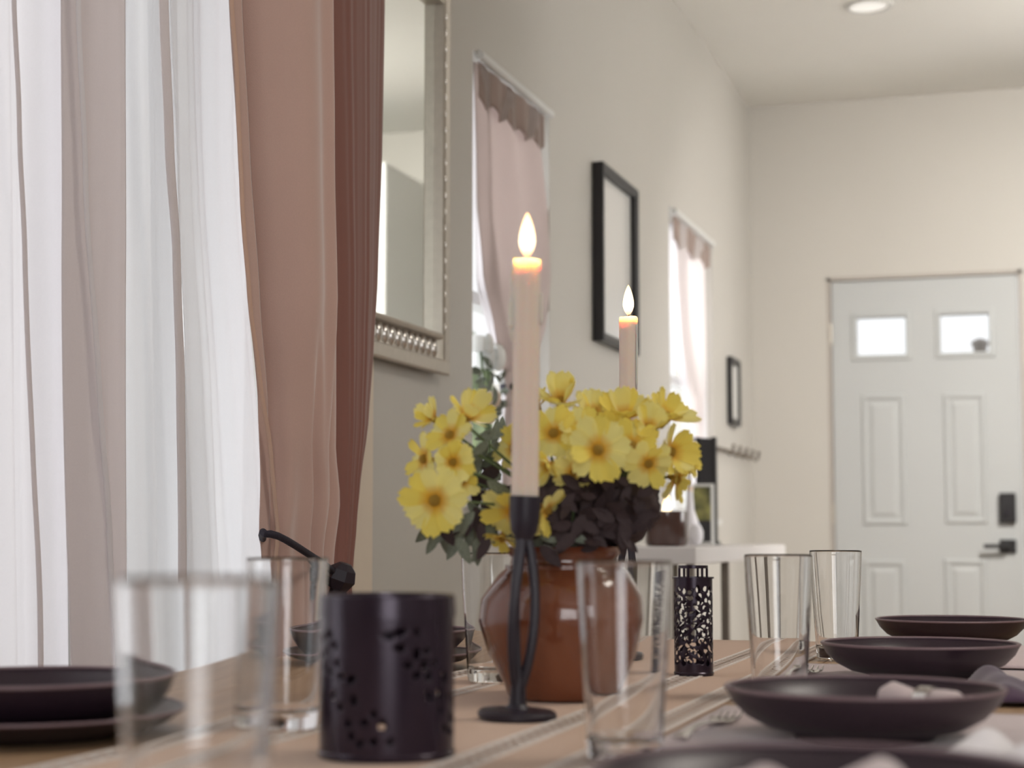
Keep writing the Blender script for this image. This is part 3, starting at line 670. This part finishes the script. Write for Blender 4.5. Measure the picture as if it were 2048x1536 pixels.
# runner with lace bands
RX0, RX1 = -0.72, -0.325
rn = thing('table_runner', 'tan linen table runner with cream lace bands down the middle of the table', 'table runner', ((RX0+RX1)/2, tcy, TZ))
rh = (RX1-RX0)/2; ry = hy-0.012
MB().grid(lambda u, v: (-rh+2*rh*u, -ry+2*ry*v, 0.0010+0.0004*fbm(u*6, v*30)), 16, 80).build('runner_cloth', 'linen', rn, smooth=True, solid=0.0012)
def lace(x0, x1):
    mb = MB(); n = 110; L_ = 2*ry
    mb.box((x0, -ry, 0.0014), (x0+0.004, ry, 0.0030)).box((x1-0.004, -ry, 0.0014), (x1, ry, 0.0030))
    for i in range(n):
        y = -ry+L_*i/n; d = L_/n
        for (ya_, yb_) in ((y, y+d), (y+d, y)):
            mb.add([(x0+0.003, ya_, 0.0022), (x0+0.003, ya_+0.0055, 0.0022), (x1-0.003, yb_+0.0055, 0.0022), (x1-0.003, yb_, 0.0022)], [(0, 1, 2, 3)])
    return mb.build('lace_band', 'lace', rn, merge=False)
for x0, x1 in ((-rh, -rh+0.034), (-rh+0.085, -rh+0.108), (rh-0.118, rh-0.085), (rh-0.034, rh)): lace(x0, x1)

# placemats on the right side
def placemat(y, lab, x=-0.145, w_=0.345, l_=0.45):
    o = MB().grid(lambda u, v: (-w_/2+w_*u, -l_/2+l_*v, 0.0012+0.0010*abs(fbm(u*4, v*5, y))), 18, 24).build('placemat', 'mauve', smooth=True, solid=0.0015)
    o.location = (x, y, TZ+0.0004); return tag(o, lab, 'placemat', 'mauve placemats on the right side')
placemat(0.90, 'mauve cloth placemat under the nearest dark bowl at the bottom edge')
placemat(1.53, 'mauve cloth placemat under the second dark bowl from the camera on the right')
placemat(2.15, 'mauve cloth placemat under the third dark bowl from the camera on the right')

# ------------------------------------------------------------------ bowls and plates
def bowl_proto(lab, grp, loc, sc_=1.0):
    rt = thing('bowl', lab, 'bowl', loc, 0, grp)
    out = [(0.0, 0.002), (0.050, 0.002), (0.053, 0.0), (0.058, 0.0), (0.060, 0.004), (0.082, 0.009), (0.099, 0.018), (0.110, 0.029), (0.1165, 0.041)]
    inn = [(0.1125, 0.0405), (0.104, 0.030), (0.092, 0.020), (0.072, 0.012), (0.05, 0.009), (0.0, 0.008)]
    MB().lathe([(r*sc_, z) for r, z in out+inn], 72).build('bowl_body', 'blackcera', rt, smooth=True, angle=60)
    MB().lathe([(0.1165*sc_, 0.0400), (0.1172*sc_, 0.0418), (0.1150*sc_, 0.0432), (0.1122*sc_, 0.0418), (0.1126*sc_, 0.0400)], 72, closed=True).build('rim', 'rimlit', rt, smooth=True, angle=0)
    return rt
BX = -0.155; g = 'dark bowls set on the dining table'
b3 = bowl_proto('dark plum stoneware bowl on the right, second nearest, beside the fork', g, (BX, 1.511, TZ+0.003))
dup(b3, (BX, 2.16, TZ+0.003), 'dark plum stoneware bowl between the second and the farthest bowl on the right')
dup(b3, (BX, 2.845, TZ+0.001), 'farthest dark bowl at the table end in front of the white door')
b4 = dup(b3, (-0.115, 0.90, TZ+0.0115), 'nearest dark bowl cut off by the bottom edge, with a napkin inside')
def plate(lab, loc):
    rt = thing('dinner_plate', lab, 'plate', loc, 0, 'dark plates under bowls')
    MB().lathe([(0, 0.0), (0.075, 0.0), (0.080, 0.003), (0.108, 0.010), (0.128, 0.020), (0.1245, 0.021), (0.106, 0.014), (0.08, 0.007), (0.0, 0.006)], 72).build('plate_body', 'blackcera', rt, smooth=True, angle=60)
    MB().lathe([(0.128, 0.0195), (0.1292, 0.0212), (0.1275, 0.0225), (0.1243, 0.0212), (0.1246, 0.0200)], 72, closed=True).build('rim', 'rimlit', rt, smooth=True, angle=0)
    return rt
LX = -0.845
p1 = plate('dark plate under the stacked bowl at the left edge of the picture', (LX, 1.335, TZ+0.0005))
dup(p1, (-0.115, 0.90, TZ+0.0035), 'dark plate under the nearest bowl at the bottom edge')
dup(p1, (LX, 2.16, TZ+0.0005), 'dark plate under the bowl behind the big pierced lantern')
dup(b3, (LX, 1.335, TZ+0.0085), 'dark bowl stacked on the plate at the left edge of the picture')
dup(b3, (LX, 2.16, TZ+0.0085), 'dark bowl stacked on the plate behind the big pierced lantern')

# ------------------------------------------------------------------ drinking glasses
def tumbler(lab, loc):
    rt = thing('drinking_glass', lab, 'glass', loc, 0, 'clear tumblers')
    out = [(0.0, 0.0012), (0.024, 0.0), (0.0275, 0.002), (0.0285, 0.010), (0.0315, 0.060), (0.0345, 0.110), (0.0362, 0.1485), (0.0358, 0.150)]
    inn = [(0.0350, 0.1485), (0.0331, 0.110), (0.0300, 0.060), (0.0270, 0.019), (0.022, 0.0155), (0.0, 0.0145)]
    prof = out+inn; dense = []
    for (r0, z0), (r1, z1) in zip(prof, prof[1:]):
        L_ = math.hypot(r1-r0, z1-z0); ts = [0.0] if L_ < 0.004 else [0.0, 0.0012/L_]+[k/int(L_/0.004+1) for k in range(1, int(L_/0.004+1))]+[1-0.0012/L_]
        dense += [(r0+(r1-r0)*t, z0+(z1-z0)*t) for t in sorted(ts)]
    dense.append(prof[-1])
    MB().lathe(dense, 96).build('tumbler', 'glass', rt, smooth=True, angle=0)
    return rt
gz = TZ+0.0022
def gpos(px, D):   # lateral from pixel column at forward distance D
    lat = (px-1024)/FPX*D; return (-D*math.sin(YAW)+lat*math.cos(YAW), D*math.cos(YAW)+lat*math.sin(YAW))
G = [(403, 0.785, 'nearest clear glass, large and blurred at the left front'),
     (577, 1.56, 'clear glass in front of the tied end of the brown curtain'),
     (1247, 1.34, 'clear glass in front of the brown vase, right of the iron candle holder'),
     (984, 2.06, 'clear glass left of the brown vase, partly behind the iron candle holder'),
     (1554, 1.87, 'clear glass right of the small pierced lantern, behind the second bowl'),
     (1668, 2.45, 'farthest clear glass in front of the left side of the white door')]
proto = None
for px, D, lab in G:
    x, y = gpos(px, D)
    if proto is None: proto = tumbler(lab, (x, y, gz))
    else: dup(proto, (x, y, gz), lab)

# ------------------------------------------------------------------ iron candle holders and tapers
def holder(lab, loc, rot, tilt):
    rt = thing('candle_holder', lab, 'candle holder', loc, rot, 'black looped iron candle holders')
    MB().lathe([(0, 0.0), (0.034, 0.0), (0.0368, 0.002), (0.0368, 0.006), (0.034, 0.0085), (0.012, 0.010), (0.008, 0.014), (0, 0.014)], 48).build('base', 'black', rt, smooth=True)
    MB().tube([(0, 0, 0.010), (0, 0, 0.030), (0, 0, 0.046)], [0.0085, 0.007, 0.006], 14).build('stem', 'black', rt, smooth=True)
    for k in range(3):
        pts = []
        for i in range(25):
            t = i/24; z = 0.030+t*0.143; r = 0.0135*math.sin(math.pi*min(1, 0.04+t*0.93))**0.75*(1-0.10*t)
            a = k*2*math.pi/3+t*0.5; pts.append((r*math.cos(a), r*math.sin(a), z))
        MB().tube(pts, [0.0048]*25, 8).build('bar', 'black', rt, smooth=True)
    MB().lathe([(0, 0.166), (0.008, 0.166), (0.0125, 0.174), (0.0142, 0.186), (0.0152, 0.2065), (0.0136, 0.2065), (0.0128, 0.190), (0, 0.186)], 40).build('cup', 'black', rt, smooth=True)
    rt.rotation_euler = (0, tilt, rot)
    return rt
def taper(lab, loc, L_, tilt, seed, drip):
    rt = thing('taper_candle', lab, 'candle', loc, 0, 'lit ivory taper candles')
    r = 0.0131; mb = MB(); seg = 40; prof = []
    n = 30
    for i in range(n+1):
        t = i/n; prof.append((r*(0.955 if t == 0 else 1.0)*(1-0.03*math.sin(t*3)), L_*t))
    prof += [(r*0.96, L_+0.0014), (r*0.86, L_+0.0004), (r*0.72, L_-0.0035), (r*0.3, L_-0.005), (0, L_-0.005)]
    mb.lathe(prof, seg)
    mb.v = [(x*(1+0.02*fbm(z*30, math.atan2(y, x), seed)), y*(1+0.02*fbm(z*30, math.atan2(y, x)+3, seed)), z+(0.002*fbm(x*90, y*90, seed) if z > L_-0.002 else 0)) for x, y, z in mb.v]
    body = mb.build('candle_wax', 'wax', rt, smooth=True, angle=0)
    for (a, z0, z1, rr) in drip:
        pts = []; rad = []
        for i in range(10):
            t = i/9; z = L_-z0-(z1-z0)*t
            pts.append((math.cos(a)*(r+0.0002), math.sin(a)*(r+0.0002), z)); rad.append(rr*(0.55+0.45*math.sin(math.pi*min(1, t*0.9+0.1)) + (0.45 if t > 0.75 else 0)*math.sin(math.pi*(t-0.75)*4)))
        MB().tube(pts, rad, 8).build('wax_drip', 'wax', rt, smooth=True, angle=0)
    MB().tube([(0, 0, L_-0.005), (0.0005, 0, L_+0.004), (0.002, 0, L_+0.009)], 0.0012, 8).build('wick', 'wick', rt, smooth=True)
    flame(rt, L_+0.0035, 0.0435, 0.0078, 0.0, 0.12)
    l = bpy.data.lights.new('candle_glow', 'POINT'); l.energy = 0.30; l.color = (1, 0.66, 0.36); l.shadow_soft_size = 0.003
    lo = bpy.data.objects.new('candle_glow', l); COL.objects.link(lo); lo.parent = rt; lo.location = (0, 0, L_+0.004)
    rt.rotation_euler = (0, tilt, 0)
    return rt
h1x, h1y = gpos(1034, 1.645); h2x, h2y = gpos(1256, 2.42)
tl = 0.040
h1 = holder('nearer black iron candle holder with looped bars, right of the big pierced lantern', (h1x, h1y, gz), R(35), tl)
h2 = dup(h1, (h2x, h2y, gz), 'farther black iron candle holder behind the vase of yellow daisies', rotz=R(80))
def lift(o, z): return Vector(o.location)+Vector((math.sin(tl)*z, 0, math.cos(tl)*z))
h1.rotation_euler = (0, tl, 0); h2.rotation_euler = (0, 0, R(50))
taper('nearer lit ivory taper candle in front of the middle window', lift(h1, 0.188), 0.2405, 0.010, 1, [(math.pi*0.98, 0.004, 0.075, 0.0034), (math.pi*1.07, 0.035, 0.064, 0.0044), (0.12, 0.03, 0.06, 0.0022)])
c2 = Vector(h2.location)+Vector((0, 0, 0.188))
taper('farther lit taper candle rising behind the yellow daisies in front of the black framed print', c2, 0.284, 0.006, 5, [(math.pi*1.9, 0.01, 0.10, 0.0018)])

# ------------------------------------------------------------------ pierced lanterns
def pierced(rad, z0, z1, nu, nv, holes, thick):
    vs = []; fs = []
    for j in range(nv+1):
        for i in range(nu):
            a = 2*math.pi*i/nu; z = z0+(z1-z0)*j/nv; vs.append((rad*math.cos(a), rad*math.sin(a), z))
    buckets = {}
    C_ = 2*math.pi*rad
    def inside(s, z):
        for (hs, hz_, ra, rb, th) in holes:
            ds = (s-hs+C_/2) % C_-C_/2; dz = z-hz_
            if abs(ds) > ra+rb or abs(dz) > ra+rb: continue
            c_, s_ = math.cos(th), math.sin(th); p = ds*c_+dz*s_; q = -ds*s_+dz*c_
            wq = rb*(1.0-0.45*p/ra)
            if abs(p) < ra and (p/ra)**2+(q/max(wq, 1e-5))**2 < 1: return True
        return False
    for j in range(nv):
        for i in range(nu):
            s = C_*(i+0.5)/nu; z = z0+(z1-z0)*(j+0.5)/nv
            if inside(s, z): continue
            i2 = (i+1) % nu; fs.append((j*nu+i, j*nu+i2, (j+1)*nu+i2, (j+1)*nu+i))
    return MB().add(vs, fs)
def hole_set(rad, za, zb, pitch, size, seed, keep=None):
    r_ = random.Random(seed); H = []; C_ = 2*math.pi*rad; pts = []
    tries = 0
    while tries < 9000:
        tries += 1
        s, z = r_.uniform(0, C_), r_.uniform(za, zb)
        if keep and not keep(s, z): continue
        if all(((s-a+C_/2) % C_-C_/2)**2+(z-b)**2 > pitch**2 for a, b in pts):
            pts.append((s, z)); k = r_.uniform(0.75, 1.2)
            H.append((s, z, size*k*1.25, size*k*0.8, r_.uniform(0, math.pi)))
    return H
# small tall one
lx, ly = gpos(1384, 2.17); lr = 0.0232
ln = thing('pierced_lantern', 'small tall black pierced metal lantern between the vase and the right glasses', 'lantern', (lx, ly, gz), R(10))
hs = hole_set(lr, 0.016, 0.106, 0.0068, 0.0036, 3)
pierced(lr, 0.003, 0.119, 150, 130, hs, 0.001).build('pierced_shell', 'lantern', ln, smooth=True, solid=0.0010, angle=0)
MB().lathe([(0, 0.0), (lr+0.001, 0.0), (lr+0.0015, 0.003), (lr, 0.005), (0, 0.005)], 40).build('base', 'lantern', ln, smooth=True)
MB().lathe([(lr-0.004, 0.1175), (lr+0.0025, 0.1175), (lr+0.0025, 0.1195), (lr-0.004, 0.1195)], 40, closed=True).build('top_rim', 'lantern', ln, smooth=True)
t_ = MB(); hr_ = lr*0.74
t_.lathe([(hr_-0.001, 0.130), (hr_+0.0012, 0.130), (hr_+0.0012, 0.1335), (hr_-0.001, 0.1335)], 36, closed=True)
for k in range(6):
    a = k*math.pi/3+0.2; t_.tube([(hr_*math.cos(a), hr_*math.sin(a), 0.1185), (hr_*math.cos(a), hr_*math.sin(a), 0.1315)], 0.0016, 6)
t_.build('crown_ring', 'lantern', ln, smooth=True)
# big wide one
lx, ly = gpos(777, 1.375); lr = 0.0515
lb = thing('pierced_lantern', 'big wide dark pierced metal lantern in front of the left side bowls', 'lantern', (lx, ly, gz), 0)
def keepf(s, z):
    a = s/(lr)  # angle
    t = (a*1.6) % (2*math.pi/2)
    return (math.sin(a*4.0+z*55) > 0.35) and not (0.050 < z < 0.060)
hs = hole_set(lr, 0.014, 0.098, 0.0095, 0.0036, 11, keepf)
pierced(lr, 0.004, 0.108, 260, 110, hs, 0.001).build('pierced_shell', 'lantern', lb, smooth=True, solid=0.0012, angle=0)
MB().lathe([(0, 0.0), (lr+0.001, 0.0), (lr+0.0018, 0.0035), (lr, 0.006), (0, 0.006)], 56).build('base', 'lantern', lb, smooth=True)
MB().lathe([(lr-0.005, 0.107), (lr+0.0016, 0.107), (lr+0.0010, 0.1225), (lr-0.0005, 0.124), (lr-0.004, 0.1235), (lr-0.005, 0.118)], 56, closed=True).build('top_rim', 'lantern', lb, smooth=True)

# ------------------------------------------------------------------ cutlery and napkins
def fork(lab, x, y, rz=0):
    rt = thing('fork', lab, 'fork', (x, y, TZ+0.0045), rz, 'forks left of the bowls')
    mb = MB()
    def hw(v): return 0.0032+0.0035*math.exp(-((v-0.0)/0.18)**2)+0.0002
    mb.grid(lambda u, v: ((u-0.5)*2*hw(v), -0.095+0.125*v, 0.0015+0.004*math.sin(v*math.pi)+0.001*(1-(2*u-1)**2)), 6, 24)
    mb.build('handle', 'steel', rt, smooth=True, solid=0.002, angle=0)
    mb = MB(); mb.grid(lambda u, v: ((u-0.5)*2*(0.004+0.008*math.sin(min(1, v*1.2)*math.pi/2)), 0.028+0.035*v, 0.002-0.003*math.sin(v*3.1)+0.002*(2*u-1)**2), 8, 8)
    mb.build('head', 'steel', rt, smooth=True, solid=0.0018, angle=0)
    for k in range(4):
        x_ = -0.0096+0.0064*k
        MB().tube([(x_, 0.060, 0.002), (x_, 0.080, 0.0015), (x_, 0.096, 0.006)], [0.0015, 0.0014, 0.0007], 6).build('tine', 'steel', rt, smooth=True)
    return rt
f1 = fork('steel fork lying left of the second nearest bowl', -0.292, 1.53, R(-3))
dup(f1, (-0.292, 2.13, TZ+0.0045), 'steel fork lying left of the third bowl')
def napkin(lab, x, y, z, rz, W_, L_, h, m='napkin', seed=0, nm='folded_napkin'):
    def fn(u, v):
        e = 1-max(abs(2*u-1), abs(2*v-1))**6
        return ((u-0.5)*W_*(1+0.06*fbm(v*4, seed)), (v-0.5)*L_*(1+0.04*fbm(u*4, seed+2)), h*e*(0.6+0.55*fbm(u*3.0, v*3.0, seed)+0.25*math.sin(u*11+seed)))
    mb = MB().grid(fn, 40, 40)
    o = mb.build(nm, m, smooth=True, solid=0.002, angle=0); o.location = (x, y, z+0.003); o.rotation_euler = (0, 0, rz)
    return tag(o, lab, 'napkin')
p = on(2005, 1515, Z=TZ+0.02)
napkin('white folded napkin at the bottom right corner', p.x+0.015, p.y, TZ+0.003, R(20), 0.11, 0.16, 0.028, 'napkin', 3)
p = on(2010, 1380, Z=TZ+0.01)
napkin('dark plum folded napkin at the right edge beyond the second bowl', p.x+0.02, p.y+0.02, TZ+0.003, R(10), 0.10, 0.22, 0.022, 'plum', 5)
p = on(1990, 1320, Z=TZ+0.01)
napkin('pale pink folded napkin at the right edge beside the third bowl', p.x+0.02, p.y+0.04, TZ+0.003, R(-5), 0.09, 0.24, 0.022, 'mauve', 8)
napkin('lavender napkin folded inside the nearest bowl', -0.105, 0.90, TZ+0.026, R(30), 0.12, 0.10, 0.026, 'mauve', 12)
# napkin with ring in bowl 3
p = Vector((BX+0.050, 1.545, TZ+0.027))
nr = thing('rolled_napkin', 'mauve rolled napkin with a ring lying in the second nearest bowl', 'napkin', (p.x, p.y, p.z), R(-35))
pts = [(-0.045+0.09*i/12, 0, 0.004*math.sin(i)) for i in range(13)]
MB().tube(pts, [0.011+0.003*abs(i-6)/6+0.0015*math.sin(i*2.2) for i in range(13)], 18, flat=0.75).build('rolled_cloth', 'mauve', nr, smooth=True)
mb = MB().lathe([(0.0125, -0.007), (0.0145, -0.007), (0.0145, 0.007), (0.0125, 0.007)], 24, closed=True); mb.xf(Matrix.Rotation(R(90), 4, 'Y'))
mb.build('napkin_ring', 'silver_bead', nr, smooth=True)
nr.location.z += 0.002

# ------------------------------------------------------------------ vase and daisies
vx, vy = gpos(1128, 1.86)
va = thing('glazed_vase', 'round brown glazed pottery vase holding yellow daisies', 'vase', (vx, vy, gz+0.0005))
MB().lathe([(0, 0.002), (0.056, 0.0), (0.060, 0.003), (0.064, 0.015), (0.080, 0.045), (0.0905, 0.080), (0.088, 0.103), (0.070, 0.128), (0.058, 0.138), (0.056, 0.146), (0.063, 0.155), (0.066, 0.1575), (0.063, 0.158), (0.053, 0.146), (0.054, 0.136), (0.083, 0.100), (0.084, 0.080), (0.058, 0.012), (0, 0.010)], 72).build('vase_body', 'glaze', va, smooth=True, angle=60)
MB().lathe([(0.0585, 0.1325), (0.0625, 0.1345), (0.0625, 0.1385), (0.0575, 0.1395)], 60, closed=True).build('neck_ring', 'glaze', va, smooth=True)

B0 = Vector((vx, vy, gz+0.15))
bq = thing('daisy_bouquet', 'full bouquet of yellow daisies with shaded and grey-green leaves in the brown vase', 'flowers', B0)
# petal
def petal_mesh(name, m, cup, W_=0.60):
    def fn(u, v):
        x = 2*u-1; wd = W_*0.5*(0.30+0.70*math.sin(min(1, v*1.05)*math.pi*0.60)**1.1)*(1 if v < 0.86 else math.sqrt(max(0.0, 1-((v-0.86)/0.145)**2))*0.94+0.06)
        notch = 0.05*math.cos(x*math.pi)*-1*(v > 0.95)
        return (x*wd, v+notch, cup*(v**1.5)*(-1 if cup < 0 else 1)*1.0*(1 if cup > 0 else -1)+0.10*wd*abs(x)+0.03*math.cos(x*6)*v)
    return MB().grid(fn, 6, 9).build(name, m, smooth=True, angle=0)
pm = [petal_mesh('petal', 'petal', 0.18), petal_mesh('petal', 'petal2', -0.12), petal_mesh('petal', 'petal2', 0.30, 0.66)]
pdata = [o.data for o in pm]
for o in pm: bpy.data.objects.remove(o)
disc = MB().lathe([(0.0, 0.25), (0.10, 0.22), (0.15, 0.15), (0.165, 0.05), (0.14, -0.10), (0.08, -0.32), (0, -0.36)], 18).build('flower_head', 'disc', smooth=True, angle=0)
ddata = disc.data; bpy.data.objects.remove(disc)
def flower(px, py, size, D, face, npet=11, style=0):
    """face: direction the bloom looks"""
    p = on(px, py, D=D); r = size*0.56*D/FPX
    n_ = Vector(face).normalized()
    h = bpy.data.objects.new('flower_head', ddata); COL.objects.link(h); h.parent = bq
    x = n_.orthogonal().normalized(); y = n_.cross(x)
    mtx = Matrix((x, y, n_)).transposed().to_4x4()
    h.matrix_local = Matrix.Translation(p-B0) @ mtx @ Matrix.Scale(r, 4)
    ph = rnd.uniform(0, 6.28)
    for k in range(npet):
        a = ph+2*math.pi*k/npet+rnd.uniform(-0.08, 0.08)
        d = pdata[(0 if rnd.random() < 0.45 else 1) if style == 0 else (2 if rnd.random() < 0.6 else 0)]
        q = bpy.data.objects.new('petal', d); COL.objects.link(q); q.parent = h
        tilt = rnd.uniform(-0.15, 0.40) if style == 0 else rnd.uniform(0.1, 0.9)
        s_ = rnd.uniform(0.80, 0.97)
        q.matrix_local = Matrix.Rotation(a, 4, 'Z') @ Matrix.Translation((0, 0.10, 0.04+0.03*(k % 2))) @ Matrix.Rotation(tilt, 4, 'X') @ Matrix.Rotation(rnd.uniform(-.25, .25), 4, 'Y') @ Matrix.Diagonal((s_*0.95, s_*0.92, s_, 1))
    return p, n_
toC = -Vector((_fw.x, _fw.y, 0)).normalized(); RT = _rt; UP = Vector((0, 0, 1))
def fdir(c, r_, u): return toC*c+RT*r_+UP*u
FL = [  # px, py, size, depth, facing(cam, right, up), petals, style
 (868, 838, 84, 1.84, (0.6, -0.9, 0.7), 10, 1), (935, 835, 112, 1.80, (0.7, 0.5, 0.9), 10, 1), (902, 872, 104, 1.78, (0.9, -0.5, 0.4), 11, 0),
 (852, 918, 104, 1.82, (0.7, -1.1, 0.1), 10, 0), (905, 925, 90, 1.76, (1, 0.2, 0.1), 10, 1), (872, 1000, 134, 1.72, (1.0, -0.35, -0.1), 12, 0),
 (925, 960, 70, 1.80, (0.8, 0.4, -0.2), 8, 1),
 (1030, 898, 90, 1.84, (0.8, -0.6, 0.2), 10, 0), (1030, 1022, 128, 1.78, (0.9, -0.2, -0.6), 11, 0), (1092, 1018, 100, 1.76, (0.5, 0.7, -0.5), 9, 0), (1005, 1074, 80, 1.80, (0.4, -0.3, -1.1), 9, 0),
 (1122, 808, 122, 1.86, (0.8, -0.1, 0.9), 12, 1), (1108, 868, 112, 1.80, (1, -0.2, 0.3), 12, 0), (1195, 900, 128, 1.72, (1.0, 0.12, 0.05), 11, 0),
 (1100, 930, 92, 1.78, (0.8, -0.7, -0.3), 10, 1), (1150, 940, 92, 1.77, (0.8, 0.1, -0.7), 10, 0), (1185, 828, 100, 1.86, (0.7, 0.2, 0.9), 11, 1),
 (1250, 838, 118, 1.84, (0.7, 0.1, 0.8), 12, 1), (1330, 838, 120, 1.84, (0.6, 0.5, 0.9), 12, 1), (1262, 892, 110, 1.78, (0.9, 0.1, 0.2), 11, 0),
 (1338, 905, 116, 1.80, (0.8, 0.7, 0.1), 12, 1), (1296, 925, 100, 1.76, (0.9, 0.2, -0.4), 11, 0), (1350, 958, 96, 1.82, (0.6, 0.9, -0.4), 11, 0),
 (1296, 858, 100, 1.80, (0.9, 0.1, 0.6), 11, 1), (1372, 918, 78, 1.82, (0.5, 1.0, 0.1), 10, 0), (1165, 862, 96, 1.80, (0.9, 0.1, 0.5), 11, 0),
 (1075, 812, 76, 1.90, (0.5, -0.5, 0.9), 10, 1), (1222, 868, 88, 1.82, (0.8, -0.2, 0.6), 9, 1),
]
for (px, py, s_, D, fc, npet, st) in FL:
    p, n_ = flower(px, py, s_, D, fdir(*fc), npet-1, st)
    e = p-B0-n_*0.008; mid = Vector((e.x*0.35, e.y*0.35, e.z*0.35+0.03))
    MB().tube([(e.x*0.12, e.y*0.12, -0.04), tuple(mid), tuple(e)], [0.0018, 0.0016, 0.0014], 6).build('stem', 'stem', bq, smooth=True)
# leaves
lf = leaf_mesh('leaf', 'leaf', 1, 0.46); lfd = leaf_mesh('leaf', 'leafshade', 1, 0.55, 0.1, 0.15)
ldat, lddat = lf.data, lfd.data; bpy.data.objects.remove(lf); bpy.data.objects.remove(lfd)
def put_leaf(px, py, D, dat, sz, d):
    p = on(px, py, D=D)-B0
    o = bpy.data.objects.new('leaf', dat); COL.objects.link(o); o.parent = bq
    o.matrix_local = Matrix.Translation(p) @ orient(d, toC+Vector((rnd.uniform(-.6, .6), rnd.uniform(-.4, .4), rnd.uniform(-.5, .5))), sz)
for k in range(58):   # lower left skirt and gap between the blooms, grey green
    if k < 30: px, py = rnd.uniform(858, 985), rnd.uniform(1010, 1078); d = Vector((0, 0, -1))+RT*rnd.uniform(-1.1, .6)
    else: px, py = rnd.uniform(935, 1015), rnd.uniform(868, 1050); d = Vector((rnd.uniform(-.7, .7), 0, rnd.uniform(-1, .8)))
    put_leaf(px, py, rnd.uniform(1.78, 1.88), ldat if k % 3 else lddat, rnd.uniform(0.022, 0.036), d)
for k in range(120):  # shaded leaf mass above the vase mouth, shade painted as dark leaf colour
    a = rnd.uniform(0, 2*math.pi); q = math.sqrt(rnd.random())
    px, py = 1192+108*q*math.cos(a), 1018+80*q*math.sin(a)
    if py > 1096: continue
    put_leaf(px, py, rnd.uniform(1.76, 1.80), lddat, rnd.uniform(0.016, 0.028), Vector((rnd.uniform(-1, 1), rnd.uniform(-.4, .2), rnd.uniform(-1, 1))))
for k in range(26):
    put_leaf(rnd.uniform(1040, 1150), rnd.uniform(1045, 1092), rnd.uniform(1.77, 1.83), ldat if k % 2 else lddat, rnd.uniform(0.02, 0.032), Vector((rnd.uniform(-1, 1), 0, rnd.uniform(-1, .2))))
# dense core of foliage
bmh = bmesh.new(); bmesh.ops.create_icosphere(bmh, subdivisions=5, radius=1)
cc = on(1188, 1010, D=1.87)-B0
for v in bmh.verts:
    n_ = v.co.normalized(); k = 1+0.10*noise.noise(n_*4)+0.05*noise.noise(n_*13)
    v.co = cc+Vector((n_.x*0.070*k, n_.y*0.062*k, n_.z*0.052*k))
me = bpy.data.meshes.new('foliage_core'); bmh.to_mesh(me); bmh.free(); me.materials.append(M['leafshade']); me.shade_smooth()
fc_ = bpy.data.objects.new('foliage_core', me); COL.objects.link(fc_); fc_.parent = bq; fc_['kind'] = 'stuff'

# ------------------------------------------------------------------ garden seen through the middle window
gy = thing('garden_shrub', 'green shrub in the garden outside the middle window', 'shrub', (WX-2.6, 11.7, -0.4))
bmh = bmesh.new()
for k in range(1):
    bmesh.ops.create_icosphere(bmh, subdivisions=5, radius=1)
for v in bmh.verts:
    n_ = v.co.normalized(); k = 1+0.3*noise.noise(n_*3)+0.15*noise.noise(n_*9)
    v.co = Vector((n_.x*0.9*k, n_.y*1.6*k, 1.75+n_.z*0.85*k))
me = bpy.data.meshes.new('shrub_foliage'); bmh.to_mesh(me); bmh.free(); me.materials.append(M['foliage_out'])
o = bpy.data.objects.new('shrub_foliage', me); COL.objects.link(o); o.parent = gy
MB().tube([(0, 0, 0), (0.02, 0, 1.3)], 0.04, 8).build('trunk', 'stem', gy)
